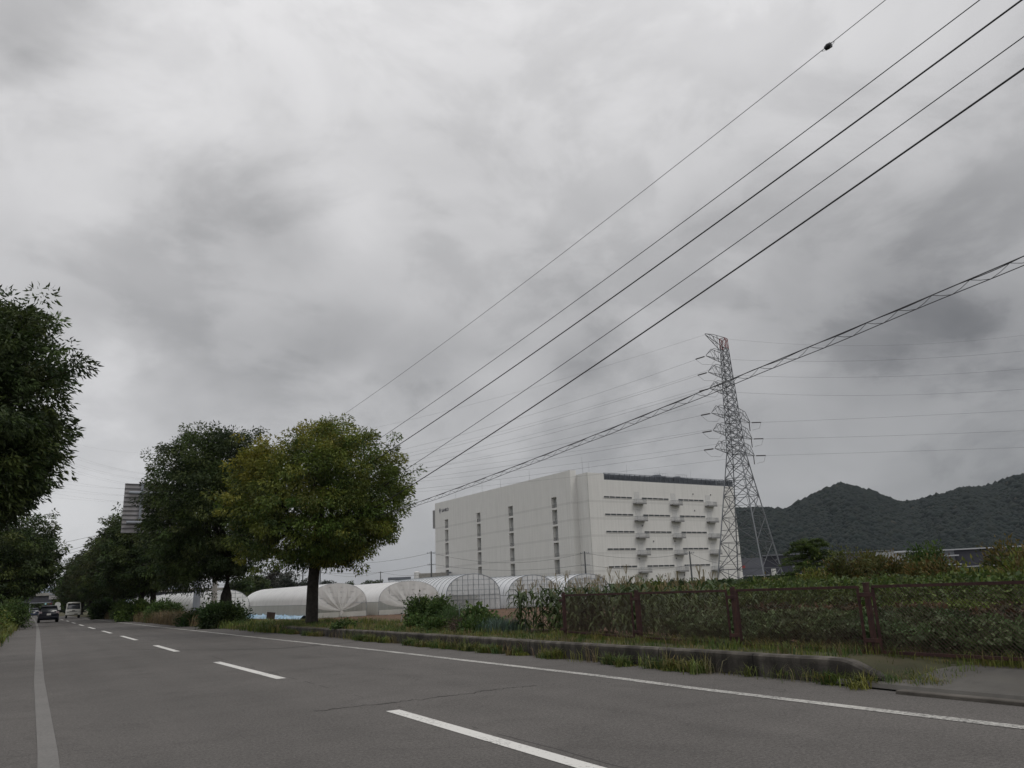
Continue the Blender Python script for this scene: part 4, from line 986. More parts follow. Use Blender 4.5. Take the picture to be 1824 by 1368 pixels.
# dark board
p = on_z(482, 1108, .1); bd = empty('dark_board', (p.x, p.y, .0), -.3, 'small dark tilted board standing on a stake in the verge near the blue sheet', 'board')
m = MB(); m.box((0, 0, .42), (.42, .05, .34), rot=Matrix.Rotation(.12, 3, 'Y')); m.build('panel', mat('board_brown', (.05, .035, .028), .9, var=.3), bd); m = MB(); m.bx(-.03, .03, .03, .07, -.1, .5); m.build('stake', BARK, bd)

# ------------------------------------------------------------------ road sign seen from behind
SY = 56.0
sg = empty('road_sign', (8.8, SY, 0), 0, 'large grey road direction sign seen from behind, on arms from a thick grey post', 'road sign')
tl = at_y(222, 862, SY); bl = at_y(216, 949, SY); wsg = 4.3; x0 = (tl.x+bl.x)/2-8.8; zt, zb_ = tl.z, bl.z
ALU = mat('sign_back_aluminium', (.36, .35, .36), .55, .3, var=.12, scale=1.5, dirt=(.2, .19, .18), dscale=.7)
GREYP = mat('grey_post_paint', (.24, .26, .29), .5, .1, var=.1, scale=2)
m = MB(); m.bx(x0, x0+wsg, 0, .012, zb_, zt); m.build('panel', ALU, sg)
m = MB(); nr = 11
for k in range(nr+1):
    z = zb_+(zt-zb_)*k/nr; m.bx(x0, x0+wsg, -.07, -.002, z-.012, z+.03)
m.build('ribs', mat('rib_grey', (.17, .17, .18), .6), sg)
m = MB()
for xx in (x0+.95, x0+3.3): m.bx(xx, xx+.16, -.16, -.075, zb_+.02, zt-.02)
m.build('channels', GREYP, sg)
m = MB()
for z in (zt-(zt-zb_)*.19, zb_+(zt-zb_)*.20): m.tube([(x0+.25, -.3, z), (-.1, -.3, z), (0, -.05, z)], .10, 12)
m.build('arms', GREYP, sg)
m = MB(); m.tube([(0, 0, -.1), (0, 0, zt-.3)], [.235, .19], 20); m.build('post', GREYP, sg)

# ------------------------------------------------------------------ overpass and small signs far ahead
OY = 300.; a0 = at_y(85, 1058, OY); a1 = at_y(85, 1073, OY)
ov = empty('overpass', (0, OY, 0), 0, 'dark girder road overpass with pale railing crossing far ahead', 'bridge')
GIRD = mat('girder_dark', (.055, .055, .065), .7, var=.2, scale=.4); z0, z1 = a1.z, a0.z
m = MB(); m.bx(-60, 60, 0, 12, z0, z1-.5); m.build('girder', GIRD, ov)
m = MB(); m.bx(-60, 60, -.6, 12.6, z1-.496, z1-.1); m.bx(-60, 60, -.62, -.3, z1-.1, z1+.35); m.build('deck', PLAINCONC, ov)
m = MB(); [m.bx(-60+2*k, -59.9+2*k, -.5, -.4, z1+.35, z1+1.5) for k in range(61)]; m.bx(-60, 60, -.5, -.42, z1+1.4, z1+1.5); m.bx(-60, 60, -.5, -.42, z1+.9, z1+1.0); m.build('railing', STEEL, ov)
for x in (-22, 19):
    m = MB(); m.bx(x-1, x+1, 2, 10, -1, z0); m.build('pier', PLAINCONC, ov)
q0 = at_y(88, 1056, 210); q1 = at_y(107, 1067, 210)
s2 = empty('road_sign', (q1.x+2.5, 210, 0), 0, 'pale road sign back in front of the dark overpass', 'road sign')
m = MB(); m.bx(q0.x-q1.x-2.5, -2.5, 0, .1, q1.z, q0.z); m.build('panel', ALU, s2); m = MB(); m.bx(q0.x-q1.x-2.5, 0, -.1, 0, q0.z-.5, q0.z-.25); m.build('arm', GREYP, s2); m = MB(); m.cyl((0, 0, 0), .16, q0.z, 10); m.build('post', GREYP, s2)
q = at_y(102.5, 1080, 150)
s3 = empty('roadside_mirror', (q.x, 150, 0), 0, 'white roadside sign disc on a post between black car and white truck', 'traffic sign')
m = MB(); m.bar((0, -.05, q.z+.25), (0, .0, q.z+.25), .42, 18); m.box((0, -.03, q.z-.35), (.95, .05, .45)); m.build('disc', mat('sign_white', (.55, .56, .54), .5), s3); m = MB(); m.cyl((0, .05, 0), .06, q.z+.5, 8); m.build('post', GREYP, s3)
q = at_y(86, 1075.5, 240)
s4 = empty('traffic_light', (q.x-4, 240, 0), 0, 'horizontal traffic light hanging under the far overpass', 'traffic light')
m = MB(); m.box((4, 0, q.z), (2.0, .3, .6)); m.build('housing', GIRD, s4)
for i, (dx, c) in enumerate(((-.6, (.3, .55, .55)), (0, (.12, .09, .03)), (.6, (.12, .03, .03)))):
    m = MB(); m.bar((4+dx, -.25, q.z), (4+dx, -.151, q.z), .22, 12); m.build('lamp', mat('signal_lens_%s' % ['green', 'amber', 'red'][i], c, .3), s4)
m = MB(); m.cyl((0, 0, 0), .12, q.z+.4, 8); m.bar((0, 0, q.z+.3), (4.5, 0, q.z+.3), .07, 6); m.build('post', GREYP, s4)
q = on_z(49.4, 1097, .05); dl = empty('marker_post', (min(q.x, -1.4), q.y, .05), 0, 'slim white marker post in the weeds of the left verge', 'post')
m = MB(); m.cyl((0, 0, 0), .07, .85, 8); m.build('post', mat('marker_white', (.6, .6, .58), .5), dl); m = MB(); m.cyl((0, 0, .66), .073, .1, 8); m.build('reflector', mat('reflector_orange', (.5, .16, .03), .3), dl)

# ------------------------------------------------------------------ vehicles
TYRE = mat('tyre_rubber', (.018, .018, .018), .9); RIM = mat('wheel_rim', (.35, .35, .36), .35, .7); GLASS = mat('car_glass', (.05, .055, .06), .12, spec=.6, var=.05)
def loft(secs, name, matl, parent, smooth=True, bevel=0):
    """secs: list of (y, [(x,z)...]) closed outlines with equal counts"""
    m = MB(); n = len(secs[0][1])
    for y, o in secs: m.v += [(x, y, z) for x, z in o]
    for j in range(len(secs)-1):
        for k in range(n): a = j*n+k; b = j*n+(k+1) % n; m.f.append((a, b, b+n, a+n)); m.mi.append(0)
    m.f += [tuple(reversed(range(n))), tuple((len(secs)-1)*n+k for k in range(n))]; m.mi += [0, 0]
    return m.build(name, matl, parent, smooth, bevel)
def outline(w, z0, z1, r=.12, tw=None):
    tw = w if tw is None else tw
    return [(-w/2+r, z0), (w/2-r, z0), (w/2, z0+r), (tw/2, z1-r), (tw/2-r, z1), (-tw/2+r, z1), (-tw/2, z1-r), (-w/2, z0+r)]
def wheels(root, pos, r, w):
    for x, y in pos:
        m = MB(); m.bar((x-w/2, y, r), (x+w/2, y, r), r, 22); o = m.build('wheel', TYRE, root, bevel=.02)
        m = MB(); s = 1 if x > 0 else -1; m.bar((x+s*(w/2-.02), y, r), (x+s*(w/2+.006), y, r), r*.62, 16); m.build('rim', RIM, o)
def estate_car(loc, rz, s, paint, label, group=None):
    root = empty('estate_car', loc, rz, label, 'car', group); W_ = 1.72
    loft([(-2.15, outline(W_*.93, .42, .80, .08)), (-2.05, outline(W_*.98, .26, .98, .10)), (-1.2, outline(W_, .22, .98, .1)), (1.2, outline(W_, .22, .94, .1)), (1.9, outline(W_*.96, .24, .80, .1)), (2.2, outline(W_*.86, .30, .62, .1))], 'body', paint, root)
    loft([(-2.02, outline(1.50, .95, 1.0, .02, 1.42)), (-1.72, outline(1.54, .95, 1.44, .05, 1.16)), (-.2, outline(1.56, .93, 1.52, .06, 1.18)), (.5, outline(1.56, .93, 1.46, .06, 1.16)), (1.25, outline(1.46, .90, .96, .02, 1.3))], 'cabin_glass', GLASS, root)
    loft([(-1.80, outline(1.22, 1.43, 1.475, .02)), (-.3, outline(1.24, 1.50, 1.55, .02)), (.45, outline(1.18, 1.455, 1.50, .02))], 'roof', paint, root)
    m = MB()
    for s_ in (-1, 1): m.bar((s_*.70, -2.02, .98), (s_*.58, -1.76, 1.46), .045); m.bar((s_*.74, 1.2, .95), (s_*.58, .5, 1.47), .035); m.bar((s_*.77, -.6, .96), (s_*.60, -.6, 1.49), .03)
    m.build('pillars', paint, root)
    m = MB(); m.bx(-.60, .60, -1.90, -1.70, 1.46, 1.50); m.build('spoiler', mat('spoiler_sheen', (.12, .12, .14), .25, .3) if 'spoiler_sheen' not in bpy.data.materials else bpy.data.materials['spoiler_sheen'], root)
    for s_ in (-1, 1):
        m = MB(); m.box((s_*.70, -2.07, .86), (.26, .12, .26)); m.build('tail_light', bpy.data.materials.get('tail_lens') or mat('tail_lens', (.36, .30, .31), .3), root, bevel=.03)
        m = MB(); m.box((s_*.93, .75, 1.0), (.18, .10, .14)); m.build('mirror', paint, root, bevel=.02)
    m = MB(); m.bx(-.17, .17, -2.185, -2.16, .66, .83); m.build('number_plate', bpy.data.materials.get('plate_white') or mat('plate_white', (.62, .62, .60), .5), root)
    m = MB(); m.bx(-.82, .82, -2.21, -2.02, .34, .56); m.build('bumper', paint, root, bevel=.05)
    m = MB(); m.bar((-.05, -2.0, 1.03), (.42, -1.92, 1.10), .012); m.build('wiper', TYRE, root)
    wheels(root, [(x, y) for x in (-.76, .76) for y in (-1.35, 1.32)], .31, .2)
    root.scale = (s, s, s); return root
BLACKP = mat('black_car_paint', (.008, .009, .016), .3, var=.1, spec=.3); DARKP = mat('dark_blue_car_paint', (.02, .03, .06), .25, var=.1, spec=.6)
pc = on_z(84.5, 1109, 0); estate_car((pc.x+.02, pc.y+2.1, .0), .01, 1.0, BLACKP, 'black estate car seen from behind, driving away in the left lane')
pc = at_y(62.5, 1090, 175); estate_car((pc.x-.2, 175, 0), .03, 1.0, DARKP, 'small dark blue car far ahead, left of the black estate car')
WHITEP = mat('truck_white_paint', (.66, .65, .60), .35, var=.05, spec=.4)
def kei_truck(loc, rz, s):
    root = empty('small_truck', loc, rz, 'small white flat-nosed truck coming towards the camera in the right lane', 'truck'); W_ = 1.48
    # front faces -Y
    loft([(-1.72, outline(W_*.95, .36, .98, .07)), (-1.66, outline(W_, .34, 1.02, .08)), (-.1, outline(W_, .34, 1.02, .08)), (0, outline(W_*.98, .36, 1.0, .08))], 'body', WHITEP, root)
    loft([(-1.70, outline(1.42, .98, 1.05, .02, 1.42)), (-1.30, outline(1.42, .98, 1.66, .05, 1.26)), (-.08, outline(1.42, .98, 1.68, .05, 1.26))], 'cab_glass', GLASS, root)
    loft([(-1.40, outline(1.34, 1.63, 1.72, .03, 1.28)), (-1.2, outline(1.34, 1.66, 1.78, .04, 1.26)), (-.02, outline(1.34, 1.66, 1.76, .04, 1.26))], 'roof', WHITEP, root)
    m = MB()
    for s_ in (-1, 1): m.bar((s_*.69, -1.69, 1.0), (s_*.63, -1.33, 1.68), .045); m.bx(s_*.68-.05, s_*.68+.05, -.35, 0, 1.0, 1.68)
    m.build('pillars', WHITEP, root)
    for s_ in (-1, 1):
        m = MB(); m.box((s_*.56, -1.72, .68), (.24, .06, .17)); m.build('headlight', bpy.data.materials.get('head_lens') or mat('head_lens', (.5, .5, .48), .15), root, bevel=.02)
        m = MB(); m.bar((s_*.72, -1.5, 1.25), (s_*.88, -1.6, 1.28), .015); m.box((s_*.88, -1.6, 1.25), (.14, .06, .26)); m.build('mirror', TYRE, root)
    m = MB(); m.bx(-.40, .40, -1.745, -1.70, .74, .78); m.bx(-.16, .16, -1.75, -1.70, .80, .86); m.build('grille', bpy.data.materials['tyre_rubber'], root)
    m = MB(); m.bx(-.72, .72, -1.80, -1.66, .36, .56); m.build('bumper', WHITEP, root, bevel=.04)
    m = MB(); m.bx(.12, .45, -1.815, -1.80, .40, .50); m.build('number_plate', bpy.data.materials.get('plate_yellow') or mat('plate_yellow', (.12, .11, .08), .5), root)
    for s_ in (-1, 1):
        m = MB(); m.bar((s_*.3-.25, -1.71, 1.06), (s_*.3+.2, -1.62, 1.12), .01); m.build('wiper', TYRE, root)
    m = MB(); m.bx(-.70, .70, .05, 1.9, .62, .70); m.bx(-.70, -.66, .05, 1.9, .7, .98); m.bx(.66, .70, .05, 1.9, .7, .98); m.bx(-.66, .66, 1.86, 1.9, .7, .98); m.bx(-.66, .66, .05, .09, .7, 1.3); m.build('cargo_bed', WHITEP, root)
    m = MB(); m.bx(-.5, .5, -1.5, 1.85, .32, .44); m.build('chassis', TYRE, root)
    wheels(root, [(x, y) for x in (-.64, .64) for y in (-1.15, 1.1)], .27, .16)
    root.scale = (s, s, s); return root
pc = on_z(129.5, 1101.2, 0); kei_truck((pc.x, pc.y+1.8, 0), .0, 1.12)

# ------------------------------------------------------------------ shopping centre far right
def mall():
    A = at_dist(1300, 1035, 335); B = at_dist(1824, 1017, 335); A.z = B.z = 0; d = (B-A).normalized(); rz = math.atan2(d.y, d.x)
    root = empty('shopping_centre', (A.x, A.y, -.45), rz, 'long low dark grey shopping centre with white roof edge below the hills', 'building')
    def sz(px, py):
        r = ray(px, py); v = np.array([d.x, d.y]); M_ = np.array([[r[0], -v[0]], [r[1], -v[1]]]); t, s = np.linalg.solve(M_, [A.x, A.y]); return s, t*r[2]+EYE+.45
    DK = mat('mall_dark_cladding', (.045, .045, .058), .6, var=.15, scale=.3); GR = mat('mall_grey_cladding', (.13, .135, .155), .6, var=.1, scale=.3); MW = mat('mall_white', (.42, .43, .45), .6, var=.08, scale=.3); PG_ = mat('mall_pale_green', (.20, .26, .25), .7); BR = mat('mall_brown', (.075, .062, .055), .7)
    GN = mat('mall_glass_green', (.06, .10, .09), .2, spec=.6)
    def seg(name, m_, p0, p1, y0=0., y1=20., zb=None):
        mx = (p0[0]+min(p1[0], 1824))/2; s0 = sz(p0[0], 1010)[0]; s1 = sz(p1[0], 1010)[0]; za = sz(mx, p0[1])[1]; zb_ = sz(mx, p1[1])[1]
        m = MB(); m.bx(s0, s1, y0, y1, zb_ if zb is None else zb, za); return m.build(name, m_, root)
    seg('grey_wall', GR, (1312, 994), (1361, 1026), 0, 20, 0); seg('dark_wall', DK, (1361, 988), (1460, 1026), .01, 20, 0)
    seg('shop_glass', GN, (1320, 1026), (1380, 1037), -2, 0, 0); seg('grey_fascia', GR, (1460, 984), (1562, 1020), 0, 20, 0)
    seg('white_wall', MW, (1562, 982), (1626, 1010), -1, 20, 0); seg('dark_wall', DK, (1626, 981), (1672, 1010), 0, 20, 0)
    seg('grey_gallery', mat('mall_gallery', (.19, .20, .215), .6), (1672, 980), (1704, 1008), -.5, 20, 0); seg('dark_wall', DK, (1704, 979.5), (1754, 1008), .0, 20, 0); seg('brown_wall', BR, (1754, 979), (1990, 1008), .0, 20, 0)
    seg('roof_edge', MW, (1597, 977.5), (1990, 979.5), -2, 21); seg('roof_edge', mat('mall_roof_edge_grey', (.20, .21, .23), .6), (1361, 986.8), (1460, 988.2), -1.5, 21); seg('roof_edge', bpy.data.materials['mall_roof_edge_grey'], (1460, 982.6), (1597, 984.0), -1.5, 21)
    seg('gallery_slab', MW, (1672, 989), (1710, 991), -4, -.5); seg('gallery_slab', MW, (1686, 1004.5), (1712, 1006), -4, -.5)
    seg('canopy', MW, (1684, 1007.2), (1990, 1008.8), -9, -.1); seg('canopy', MW, (1320, 1023.4), (1428, 1025.0), -8, 0)
    seg('pale_wall', PG_, (1684, 1009), (1745, 1020), -6, -1, 0); seg('pale_wall', mat('mall_lower_dark', (.06, .07, .075), .7), (1745, 1009), (1990, 1020), -6, -1, 0)
    seg('red_sign', mat('mall_red_sign', (.33, .07, .07), .6), (1319.5, 1007.5), (1327.5, 1012), -.6, 0)
    seg('window_band', mat('mall_window_grey', (.25, .25, .27), .4), (1412, 1008), (1425, 1016), -.4, 0)
    for k in range(5): seg('column', MW, (1345+k*7, 1026), (1346+k*7, 1037), -3, -2.6, 0)
    s0, z0 = sz(1606.5, 1000); text_mesh('shop_letters', 'Q G', 6.2, mat('letter_brown', (.06, .045, .05), .6), root, (s0, -1.12, z0-2.4), Matrix.Rotation(math.radians(90), 4, 'X'), .1)
    s1, _z = sz(1624, 1000); m = MB(); m.bx(s0, s1, -1.15, -1.0, z0-4.0, z0-3.1); m.build('letter_underline', bpy.data.materials['letter_brown'], root)
    # roof gap filler: low body so that nothing shows through between the fascia parts
    s0, z0 = sz(1330, 990); s1, z1 = sz(1990, 985); m = MB(); m.bx(s0, s1, 6, 60, 0, z1-3.5); m.build('main_body', GR, root)
mall()
pp = at_dist(1379, 1024, 240); q = empty('pylon_sign', (pp.x, pp.y, -.45), -.6, 'small white upright signboard between the pylon legs', 'sign')
zt = at_dist(1379, 1013, 240).z+.45; zb_ = at_dist(1379, 1025, 240).z+.45; m = MB(); m.bx(-.65, .65, -.15, .15, zb_, zt); m.build('board', mat('board_white', (.6, .6, .57), .5), q, bevel=.05); m = MB(); m.cyl((0, 0, 0), .12, zb_, 8); m.build('post', STEEL, q)
pp = at_dist(1401, 1026, 230); q = empty('street_lamp', (pp.x, pp.y, -.45), 0, 'round white lamp just right of the pylon foot', 'lamp'); zt = pp.z+.45
m = MB(); m.box((0, 0, zt), (.75, .7, .8)); m.build('lamp_head', bpy.data.materials['board_white'], q, bevel=.2); m = MB(); m.cyl((0, 0, 0), .1, zt-.4, 8); m.build('post', STEEL, q)

# ------------------------------------------------------------------ wooded hills and far mountain
RIDGE = [(1180, 960), (1240, 930), (1310, 906), (1345, 909), (1400, 906), (1430, 890), (1462, 876), (1505, 866), (1535, 871), (1560, 879), (1600, 892), (1640, 893), (1672, 884), (1720, 871), (1760, 865), (1800, 853), (1824, 846), (1900, 815), (2000, 790), (2120, 800), (2300, 850)]
def hills():
    rng = np.random.default_rng(7); mb = MB(); cols = 150; rows = 26; V = []
    px = np.linspace(1180, 2300, cols)
    for j in range(rows):
        t = j/(rows-1); dist = 800+520*t
        for x in px:
            yr = float(np.interp(x, [r[0] for r in RIDGE], [r[1] for r in RIDGE])); top = at_dist(x, yr, 1200)
            s = 1.0; prof = math.sin(min(t*1200/1200, 1)*math.pi/2*1.0/.77) if t < .77 else math.cos((t-.77)/.23*.7)
            b = math.atan2(top.x, top.y); gul = 10*math.sin(b*60+t*3)*math.sin(math.pi*t)+5*math.sin(b*140+t*5)*math.sin(math.pi*t)
            V.append((math.sin(b)*dist, math.cos(b)*dist, max(-1, (top.z-5.5)*prof+gul*.35*min(1, abs(t-.77)*5)-1)))
    mb.v = V
    for j in range(rows-1):
        for i in range(cols-1): a = j*cols+i; mb.f.append((a, a+1, a+cols+1, a+cols)); mb.mi.append(0)
    hm = mat('hill_earth', (.02, .028, .018), .95, var=.3, scale=.02)
    o = mb.build('hills', hm, smooth=True); tag(o, kind='structure')
    # forest canopy: thousands of lumpy tree crowns on the slope, one mass
    import bmesh
    bm = bmesh.new(); bmesh.ops.create_icosphere(bm, subdivisions=1, radius=1); iv = np.array([v.co[:] for v in bm.verts]); fi = np.array([[v.index for v in f.verts] for f in bm.faces]); bm.free()
    Va = np.array(V).reshape(rows, cols, 3); n = 42000
    u = rng.uniform(0, cols-1.001, n); w = rng.uniform(2, rows*.90-1, n); i0 = u.astype(int); j0 = w.astype(int); fu = (u-i0)[:, None]; fw = (w-j0)[:, None]
    P = (Va[j0, i0]*(1-fu)+Va[j0, i0+1]*fu)*(1-fw)+(Va[j0+1, i0]*(1-fu)+Va[j0+1, i0+1]*fu)*fw
    P = P[P[:, 2] > 3]; n = len(P)
    S = rng.uniform(2.2, 4.2, (n, 1, 1))*np.stack([np.ones(n), np.ones(n), rng.uniform(.8, 1.25, n)], 1)[:, None, :]
    S *= np.where(rng.uniform(0, 1, (n, 1, 1)) < .03, 1.6, 1.0)
    B = iv[None]*(1+rng.normal(0, .10, (n, len(iv), 1)))*S+P[:, None, :]+np.array([0, 0, 1.5])
    pal = np.array([(.007, .013, .011), (.010, .016, .013), (.006, .011, .010), (.012, .017, .013), (.008, .014, .012)])
    C = pal[rng.integers(0, len(pal), n)]*(1+rng.normal(0, .14, (n, 1))); bn = (np.arange(n) % 173 == 0); C[bn] = (.028, .028, .02)
    nv_ = len(iv); faces = (fi[None]+(np.arange(n)*nv_)[:, None, None]).reshape(-1, 3); me = bpy.data.meshes.new('forest')
    me.vertices.add(n*nv_); me.vertices.foreach_set('co', B.reshape(-1).astype(np.float32)); me.loops.add(faces.size); me.loops.foreach_set('vertex_index', faces.reshape(-1).astype(np.int32))
    me.polygons.add(len(faces)); me.polygons.foreach_set('loop_start', np.arange(0, faces.size, 3, dtype=np.int32)); me.polygons.foreach_set('loop_total', np.full(len(faces), 3, dtype=np.int32))
    me.polygons.foreach_set('use_smooth', np.ones(len(faces), dtype=bool)); ca = me.color_attributes.new('Col', 'FLOAT_COLOR', 'POINT'); cc = np.ones((n*nv_, 4), np.float32); cc[:, :3] = np.repeat(np.clip(C, .004, 1), nv_, 0)*(1+rng.normal(0, .08, (n*nv_, 1))); ca.data.foreach_set('color', cc.reshape(-1))
    me.materials.append(leaf_mat('forest_canopy', .9, .0)); me.update(calc_edges=True)
    f = bpy.data.objects.new('forest', me); COL.objects.link(f)
    tag(f, 'dense dark woodland covering the hills behind the shopping centre', 'forest', kind='stuff')
hills()
def ridge_strip(name, pts, dist, depth, col, seed, lab=None):
    m = MB(); rng = random.Random(seed); P = []
    xs = np.linspace(pts[0][0], pts[-1][0], 160)
    for x in xs:
        y = float(np.interp(x, [p[0] for p in pts], [p[1] for p in pts])); t = at_dist(x, y, dist); P.append(t)
    for k, (dd, hf) in enumerate(((.8, 0), (.9, .62), (1, 1), (1.12, .5), (1.25, 0))):
        for p in P: m.v.append((p.x*dd, p.y*dd, -2+(p.z+2)*hf*(1+.02*rng.gauss(0, 1))))
    n = len(P)
    for j in range(4):
        for i in range(n-1): a = j*n+i; m.f.append((a, a+1, a+n+1, a+n)); m.mi.append(0)
    o = m.build(name, mat(name, col, .95, var=.1, scale=.01), smooth=True); tag(o, kind='structure'); return o
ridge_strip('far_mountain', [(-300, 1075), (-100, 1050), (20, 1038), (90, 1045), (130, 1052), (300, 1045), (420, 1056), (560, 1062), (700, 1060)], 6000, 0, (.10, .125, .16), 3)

# ------------------------------------------------------------------ vegetation
PAL_Y = [(.115, .14, .028), (.15, .155, .034), (.08, .11, .024), (.17, .14, .055)]
PAL_G = [(.06, .098, .024), (.08, .118, .028), (.045, .078, .022)]
PAL_DRY = [(.15, .11, .06), (.12, .09, .05), (.10, .09, .04), (.18, .14, .08)]
def tuft_grass(name, boxes, n_t, per, h, pal, seed, label, spread=.07, w=.008, lean=.45, zf=None, wts=None):
    """boxes: function rng,n -> x,y ; clumped tufts of blades"""
    rng = np.random.default_rng(seed); x, y = boxes(rng, n_t); z = ground_z(x, y) if zf is None else zf(x, y)
    hh = rng.uniform(.35, 1.25, n_t)**1.3*h; k = rng.integers(max(2, per//2), per*2, n_t); idx = np.repeat(np.arange(n_t), k); m = len(idx)
    P = np.stack([x[idx]+rng.normal(0, spread, m), y[idx]+rng.normal(0, spread, m), z[idx]-.01], 1)
    tc = pick(pal, n_t, rng, wts)[idx]
    return grass_obj(name, P, hh[idx]*rng.uniform(.5, 1.1, m), np.full(m, w)*rng.uniform(.7, 1.5, m), pal, seed+1, label, lean, tuftcol=tc)
def noise_keep(x, y, s, rng, thr=0.):
    v = np.array([noise.noise((a*s, b*s, 3.3)) for a, b in zip(x, y)]); return v > thr
# weeds at the foot of the wall
def f1(rng, n):
    x = 7.80-np.abs(rng.normal(0, .09, n*3)); y = rng.uniform(5.7, 34, n*3); k = noise_keep(x*0, y, 1.7, rng, .0); return x[k][:n], y[k][:n]
def TG_(name, fn, *a, **k):
    def g(rng, n):
        x, y = fn(rng, n); g.n = len(x); return x, y
    rng = np.random.default_rng(a[4]); return tuft_grass(name, fn, *a, **k)
def safe(fn):
    def g(rng, n):
        x, y = fn(rng, n)
        r = np.random.default_rng(1)
        while len(x) < n: i = r.integers(0, len(x), n-len(x)); x = np.concatenate([x, x[i]+r.normal(0, .03, n-len(i)) if False else x[i]]); y = np.concatenate([y, y[i]])
        return x[:n], y[:n]
    return g
tuft_grass('wall_foot_weeds', safe(f1), 620, 22, .21, PAL_Y+PAL_G, 101, 'yellow-green weeds growing along the foot of the low concrete wall', zf=lambda x, y: x*0, w=.010, lean=.85, spread=.05)
def f1b(rng, n): return 7.80-np.abs(rng.normal(0, .06, n)), rng.uniform(5.5, 26, n)
tuft_grass('wall_foot_weeds', f1b, 110, 9, .34, PAL_Y+PAL_DRY, 102, 'tall thin weed stalks leaning on the low concrete wall', zf=lambda x, y: x*0, w=.006, lean=.6)
def f2(rng, n): return rng.uniform(8.05, 9.2, n), rng.uniform(6.4, 34, n)
tuft_grass('bank_grass', f2, 1500, 11, .15, PAL_Y+PAL_G+PAL_DRY[:1], 103, 'short grass on the bank just behind the low concrete wall', w=.007)
def f3(rng, n): return np.clip(8.85+rng.normal(0, .07, n), 8.72, 9.1), rng.uniform(2.2, 13.5, n)
tuft_grass('fence_weeds', f3, 330, 12, .17, PAL_Y, 104, 'yellow-green weeds growing under the bottom rail of the mesh fence', w=.007)
def f3b(rng, n): return 7.86+rng.uniform(0, .8, n)*rng.uniform(0, 1, n), 5.0+rng.uniform(0, 2.0, n)
tuft_grass('pavement_weeds', f3b, 150, 14, .13, PAL_Y+PAL_G, 105, 'grass tufts where the wall end meets the pavement', w=.006, zf=lambda x, y: np.interp(x, [7.68, 7.85, 8.1, 8.45], [.02, .05, .09, .13]))
def f4(rng, n):
    y = 30+90*rng.uniform(0, 1, n)**1.4; x = 7.35+curve(y)*.6-(y-30)*.012+rng.uniform(0, 2.4, n); return x, y
tuft_grass('verge_grass', f4, 2600, 10, .36, PAL_Y+PAL_G, 106, 'unkempt green grass along the right verge beyond the wall', w=.02, spread=.14, zf=lambda x, y: x*0+.03)
def f5(rng, n):
    c = rng.choice(3, n); y = np.where(c == 0, rng.normal(52, 3.2, n), np.where(c == 1, rng.normal(62, 4, n), rng.normal(88, 7, n))); x = 7.15+curve(y)*.6-(y-30)*.012+np.abs(rng.normal(0, .7, n)); return x, y
tuft_grass('dry_grass', f5, 900, 16, .75, PAL_DRY, 107, 'tan dry grass clumps along the right verge near the sign post', w=.022, spread=.2, zf=lambda x, y: x*0+.03)
def f6(rng, n):
    y = 29+90*rng.uniform(0, 1, n)**1.6; return -1.25+curve(y)*.6-np.abs(rng.normal(0, 1.0, n)), y
tuft_grass('left_verge_weeds', f6, 3200, 12, .45, PAL_Y+PAL_Y+PAL_G, 108, 'yellow-green weeds filling the left verge beside the road', w=.02, spread=.12)
def f7(rng, n): return rng.uniform(9.0, 13, n), rng.uniform(18, 40, n)
tuft_grass('bank_grass', f7, 1300, 10, .26, PAL_Y+PAL_G, 109, 'taller grass at the edge of the brown tilled field', w=.010)

# leafy crops behind the fence
def leaf_cover(name, fn, n, hf, leaf, lw, pal, seed, label, kind='stuff', cat='plants', up=.5, amp=.95):
    rng = np.random.default_rng(seed); x, y = fn(rng, n); z0 = ground_z(x, y)
    nz = np.array([noise.noise((a*1.1, b*1.1, seed))+.5*noise.noise((a*3.1, b*3.1, seed+5)) for a, b in zip(x, y)]); top = hf(x, y)*np.clip(1+amp*nz, .12, 1.3)
    P = np.stack([x, y, z0+top*rng.uniform(0, 1, n)**.45], 1); D = rng.normal(size=(n, 3))*.7+np.array([0, 0, up]); D[:, 2] = np.abs(D[:, 2])*.6
    V = leaf_quads(P, D, leaf*rng.uniform(.6, 1.3, n), lw*rng.uniform(.7, 1.2, n), rng, .2); k = rng.integers(0, 400, n); base = pick(pal, 400, rng)
    cell = ((np.floor(x*2.2)*7+np.floor(y*2.2)*13).astype(int)) % 400
    big = np.array([noise.noise((a*.55, b*.55, seed+9)) for a, b in zip(x, y)]); C = np.clip(base[cell]*.5+base[k]*.5, .004, 1)*(1+.55*big[:, None]*np.array([1.25, .9, .8]))*(1+rng.normal(0, .12, (n, 1))); o = quad_mesh(name, V, np.clip(C, .004, 1), LEAF); tag(o, label, cat, kind=kind); return o
PAL_C = [(.055, .092, .030), (.080, .120, .045), (.115, .15, .07), (.040, .068, .025), (.06, .075, .03)]
leaf_cover('crop_leaves', lambda r, n: (9.05+3.2*r.uniform(0, 1, n)**1.2, r.uniform(-1.5, 10.6, n)), 62000, lambda x, y: np.interp(x, [9, 9.7, 10.6, 12], [.22, .36, .38, .38]), .072, .055, PAL_C, 201, 'broad green vegetable leaves growing right behind the mesh fence')
PAL_R = [(.10, .06, .025), (.085, .07, .03), (.06, .07, .028), (.12, .07, .03)]
leaf_cover('crop_rows', lambda r, n: (r.uniform(11.6, 15.2, n), r.uniform(-2, 13, n)), 26000, lambda x, y: np.interp(x, [11.6, 15.2], [.50, .62]), .10, .07, [(.05, .06, .026), (.085, .062, .032), (.035, .042, .02), (.10, .056, .028)], 202, 'patchy reddish brown and green crops behind the fence leaves')
